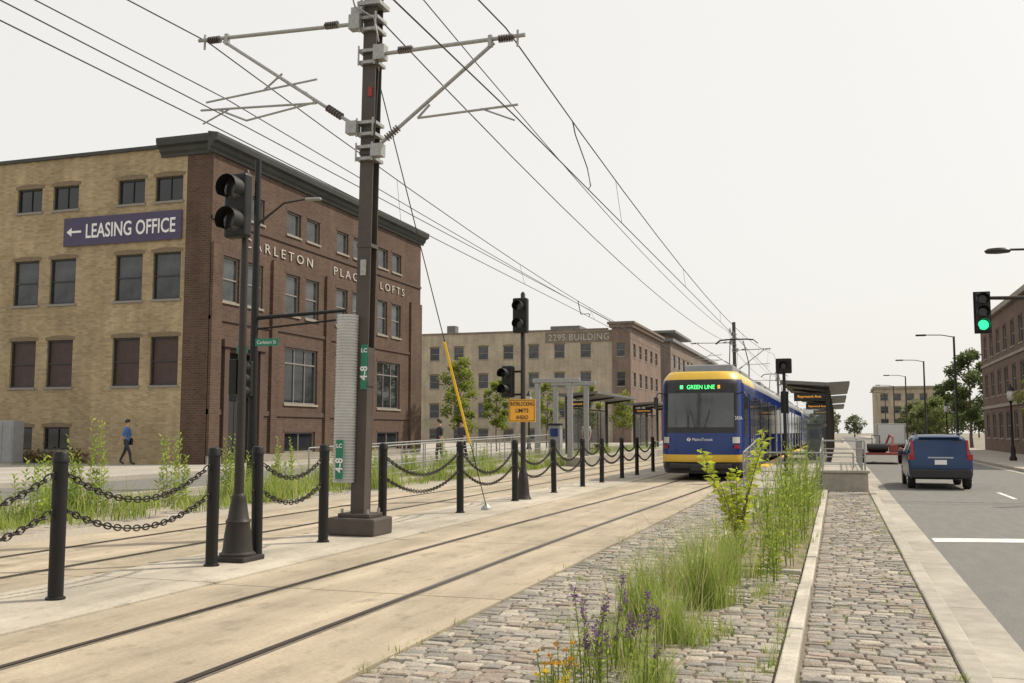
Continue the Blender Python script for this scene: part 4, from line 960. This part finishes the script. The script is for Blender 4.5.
mb=MB(); mb.add([(-.70,.112,1.08),(.70,.112,1.08),(.63,.292,1.50),(-.63,.292,1.50)],[(0,1,2,3)]); rw=part('rear_window',mb,['glass'],CR)
mb=MB(); mb.tube([(0,.10,1.10),(.4,.16,1.2)],.01,5); part('wiper',mb,['tblk'],rw)
for s in (-1,1):
    for ya,yb,za in ((.55,1.3,1.52),(1.38,2.15,1.55),(2.22,2.9,1.44)):
        mb=MB(); mb.add([(s*.915,ya,1.07),(s*.915,yb,1.06),(s*.765,yb-.05,za-.02),(s*.765,ya+.06,za)],[(0,1,2,3)]); part('side_window',mb,['glass'],CR)
    mb=MB(); mb.box(min(s*.74,s*.905),max(s*.74,s*.905),.0,.17,.90,1.08); mb.prism([(.07,1.06),(.2,1.06),(.34,1.50),(.27,1.50)],'x',s*.785-.035,s*.785+.035); part('tail_light',mb,['redl'],CR,bevel=.012)
    mb=MB(); mb.tube([(s*.62,.6,1.65),(s*.64,.75,1.71),(s*.64,2.2,1.71),(s*.62,2.35,1.65)],.018,6); part('roof_rail',mb,['tblk'],CR)
    boxpart('wing_mirror','cblue',CR,(min(s*.9,s*1.06),max(s*.9,s*1.06),2.75,2.87,1.0,1.15),bevel=.03)
    for y in (.85,3.55):
        wh=MB(); wh.lathe([(.2,-.11),(.31,-.11),(.34,-.08),(.34,.08),(.31,.11),(.2,.11)],22)
        wo=part('wheel',wh,['tyre'],CR,smooth=True,loc=(s*.80,y,.34),rot=(0,rad(90),0))
        rm=MB(); rm.lathe([(.2,.1),(.2,.105)],18)
        for k in range(5):
            a=k*1.2566; rm.cyl((0,0,.108),(.19*math.cos(a),.19*math.sin(a),.108),.025,n=6)
        part('rim',rm,['rim'],wo,loc=(0,0,.002 if s>0 else -.215))
boxpart('rear_bumper','tblk',CR,(-.86,.86,-.07,.1,.34,.62),bevel=.04)
boxpart('number_plate','white',CR,(-.17,.17,-.022,.05,.76,.90)); boxpart('tailgate_trim','ttrim',CR,(-.36,.36,-.005,.06,.95,.99)); boxpart('spoiler','cblue',CR,(-.58,.58,.24,.40,1.56,1.60),bevel=.01)
# ---------------------------------------------------------------- far vehicles
TR=thing('equipment_trailer','low red flatbed trailer loaded with dark machinery by the kerb','trailer',(2.3,58,-.15))
mb=MB(); mb.box(-1.1,1.1,0,4.2,.5,.62); mb.box(-1.12,-1.04,0,4.2,.62,.85); mb.box(1.04,1.12,0,4.2,.62,.85); mb.prism([(4.2,.52),(5.6,.45),(5.6,.57),(4.2,.64)],'x',-.08,.08); part('trailer_bed',mb,['red'],TR,bevel=.02)
for s in (-1,1):
    for y in (1.6,2.5):
        wh=MB(); wh.lathe([(.15,-.1),(.36,-.1),(.38,-.06),(.38,.06),(.36,.1),(.15,.1)],18); part('wheel',wh,['tyre'],TR,smooth=True,loc=(s*1.0,y,.38),rot=(0,rad(90),0))
mb=MB(); mb.box(-.7,.2,.5,2.2,.64,1.05); mb.cyl((-.8,.4,.9),(.3,.4,.9),.22,n=14); part('machinery',mb,['tblk'],TR,bevel=.03)
mb=MB(); mb.tube([(.5,.6,.8),(.6,1.4,1.45),(.5,2.6,1.6),(.3,3.6,1.0)],.06,6); part('machinery_boom',mb,['red'],TR)
boxpart('toolbox','red',TR,(.35,.8,.3,.9,.64,1.05),bevel=.02)
mb=MB(); mb.tube([(-.5,1.2,1.05),(-.5,1.2,1.55),(-.1,1.2,1.55),(-.1,1.2,1.05)],.03,6); part('roll_bar',mb,['tblk'],TR)
TK=thing('box_truck','cream box truck stopped by the kerb ahead of the trailer','truck',(4.0,84,-.15))
boxpart('cargo_box','cream',TK,(-1.05,1.05,0,4.6,.75,2.4),bevel=.04)
mb=MB(); mb.prism([(4.65,.5),(6.5,.5),(6.5,1.2),(5.7,1.35),(5.3,2.2),(4.65,2.2)],'x',-.95,.95); part('cab',mb,['cream'],TK,bevel=.06)
boxpart('rear_door','white',TK,(-.95,.95,-.02,.0,.85,2.3))
for s in (-1,1):
    for y in (1.2,5.6):
        wh=MB(); wh.lathe([(.15,-.13),(.4,-.13),(.42,-.08),(.42,.08),(.4,.13),(.15,.13)],18); part('wheel',wh,['tyre'],TK,smooth=True,loc=(s*.92,y,.42),rot=(0,rad(90),0))
    boxpart('tail_light','redl',TK,(s*.85-.08,s*.85+.08,-.05,-.0,.62,.74))
# ---------------------------------------------------------------- people
def person(label,loc,rotz,shirt,pants,hair,stride=.3,arm=.25,skin=(.42,.26,.18),grp=None,bag=False,lean=0):
    Pn=thing('person',label,'person',loc,rotz,grp)
    V=[];E=[];Rr=[];Bn=[]
    def v(p,r): V.append(p); Rr.append(r if isinstance(r,tuple) else (r,r)); return len(V)-1
    def e(a,b,k): E.append((a,b)); Bn.append((a,b,k))
    pel=v((0,0,.96),(.155,.11)); sp=v((0,lean*.3,1.14),(.135,.105)); ch=v((0,lean*.7,1.36),(.165,.115)); nk=v((0,lean+.01,1.51),.055); hd=v((0,lean+.03,1.60),(.075,.09)); ht=v((0,lean+.02,1.71),(.07,.085))
    e(pel,sp,0);e(sp,ch,0);e(ch,nk,0);e(nk,hd,2);e(hd,ht,2)
    ns=v((0,lean+.125,1.62),.016); e(hd,ns,2)
    for s in (-1,1):
        f=s*stride
        hp=v((s*.095,0,.88),.09); kn=v((s*.10,f*.45+.03,.50),.062); an=v((s*.10,f*.8-.03,.10+(.05 if f<0 else 0)),.042); to=v((s*.11,f*.8+.15,.035),(.042,.03))
        e(pel,hp,1);e(hp,kn,1);e(kn,an,1);e(an,to,3)
        sh=v((s*.19,lean*.7,1.42),.06); el=v((s*.235,lean*.5-s*arm*.3,1.14),.044); wr=v((s*.24,lean*.3-s*arm*.9+.06,.90),.028); pm=v((s*.24,lean*.3-s*arm*1.0+.075,.83),(.022,.038))
        e(ch,sh,0);e(sh,el,0);e(el,wr,2);e(wr,pm,2)
        px,py,pz_=V[pm]
        for k in range(4):
            q=v((px,py-.03+.02*k,pz_-.045),.0085); q2=v((px-s*.012,py-.03+.02*k+.006,pz_-.075-.008*(k in(1,2))),.0075); e(pm,q,2); e(q,q2,2)
        q=v((px-s*.01,py+.045,pz_+.01),.009); q2=v((px-s*.015,py+.06,pz_-.03),.008); e(wr,q,2); e(q,q2,2)
    me=bpy.data.meshes.new('sk'); me.from_pydata(V,E,[]); o=bpy.data.objects.new('sk',me); COL.objects.link(o)
    sk=o.modifiers.new('Skin','SKIN'); sk.use_smooth_shade=True
    try:
        lay=me.skin_vertices[0].data
        for i,r in enumerate(Rr): lay[i].radius=r
        lay[0].use_root=True
    except Exception as ex: print('skin',ex)
    ss=o.modifiers.new('S','SUBSURF'); ss.levels=1; ss.render_levels=1
    bpy.context.view_layer.update()
    bm_=bpy.data.meshes.new_from_object(o.evaluated_get(bpy.context.evaluated_depsgraph_get())); bpy.data.objects.remove(o)
    bm_.materials.clear()
    for nm,c in (('shirt_cloth',shirt),('trouser_cloth',pants),('skin',skin),('shoe_leather',(.03,.025,.02))): bm_.materials.append(mat(nm,c,.8,.12,10))
    VV=[Vector(p) for p in V]
    for p in bm_.polygons:
        c=p.center; best=9;k=0
        for a,b,kk in Bn:
            A=VV[a];D_=VV[b]-A; t=max(0,min(1,(c-A).dot(D_)/D_.length_squared)); d_=(c-(A+D_*t)).length
            if d_<best: best=d_;k=kk
        p.material_index=k; p.use_smooth=True
    mkobj('body',bm_,Pn)
    hm=MB(); vs=[]; n1,n2=10,6
    for i in range(n2+1):
        ph=math.pi/2*(1-i/n2*1.25)
        for j in range(n1):
            t=2*math.pi*j/n1; rr=math.cos(ph); front=max(0,math.sin(t))
            vs.append((.093*rr*math.cos(t),lean+.01+.108*rr*math.sin(t),1.70+.105*math.sin(ph)+ (.07*front if i>=n2-2 else 0)))
    fs=[(i*n1+j,i*n1+(j+1)%n1,(i+1)*n1+(j+1)%n1,(i+1)*n1+j) for i in range(n2) for j in range(n1)]
    hm.add(vs,fs); part('hair',hm,[mat('hair',hair,.7)],Pn,smooth=True)
    for s in (-1,1):
        ey=MB(); ey.cyl((s*.032,lean+.108,1.655),(s*.032,lean+.116,1.655),.010,n=8); part('eye',ey,['tblk'],Pn)
    if bag:
        boxpart('shoulder_bag','tblk',Pn,(-.30,-.20,-.22,.14,.78,1.06),bevel=.03)
        mb=MB(); mb.tube([(-.25,-.12,1.05),(-.12,-.02,1.47),(.1,.1,1.30),(.17,.10,1.1)],.014,5); part('bag_strap',mb,['tblk'],Pn)
    return Pn
person('man in bright blue shirt and dark trousers walking with shoulder bag',(-26.75,32.9,.3),rad(-75),(.07,.17,.42),(.03,.03,.04),(.03,.02,.015),.34,.25,bag=True)
person('person in dark jacket and hat standing by the platform ramp',(-14.6,35.8,.3),rad(140),(.03,.03,.035),(.04,.04,.05),(.02,.02,.02),.1,.1)
person('person in dark clothes walking beside the platform ramp',(-14.7,38.5,.3),rad(160),(.05,.05,.055),(.03,.03,.04),(.03,.02,.01),.3,.2)
g='passengers waiting on the platform'
person('person in black clothes waiting on the platform',(-1.0,50.5,pz),rad(120),(.03,.03,.03),(.03,.03,.04),(.02,.02,.02),.08,.1,grp=g)
person('person in dark coat walking along the platform',(-.6,52.5,pz),rad(180),(.04,.04,.05),(.05,.05,.06),(.02,.02,.02),.3,.2,grp=g)
person('person in white shirt on the far platform',(-12.4,50.5,.42),rad(180),(.45,.45,.43),(.04,.05,.08),(.03,.02,.01),.2,.15)
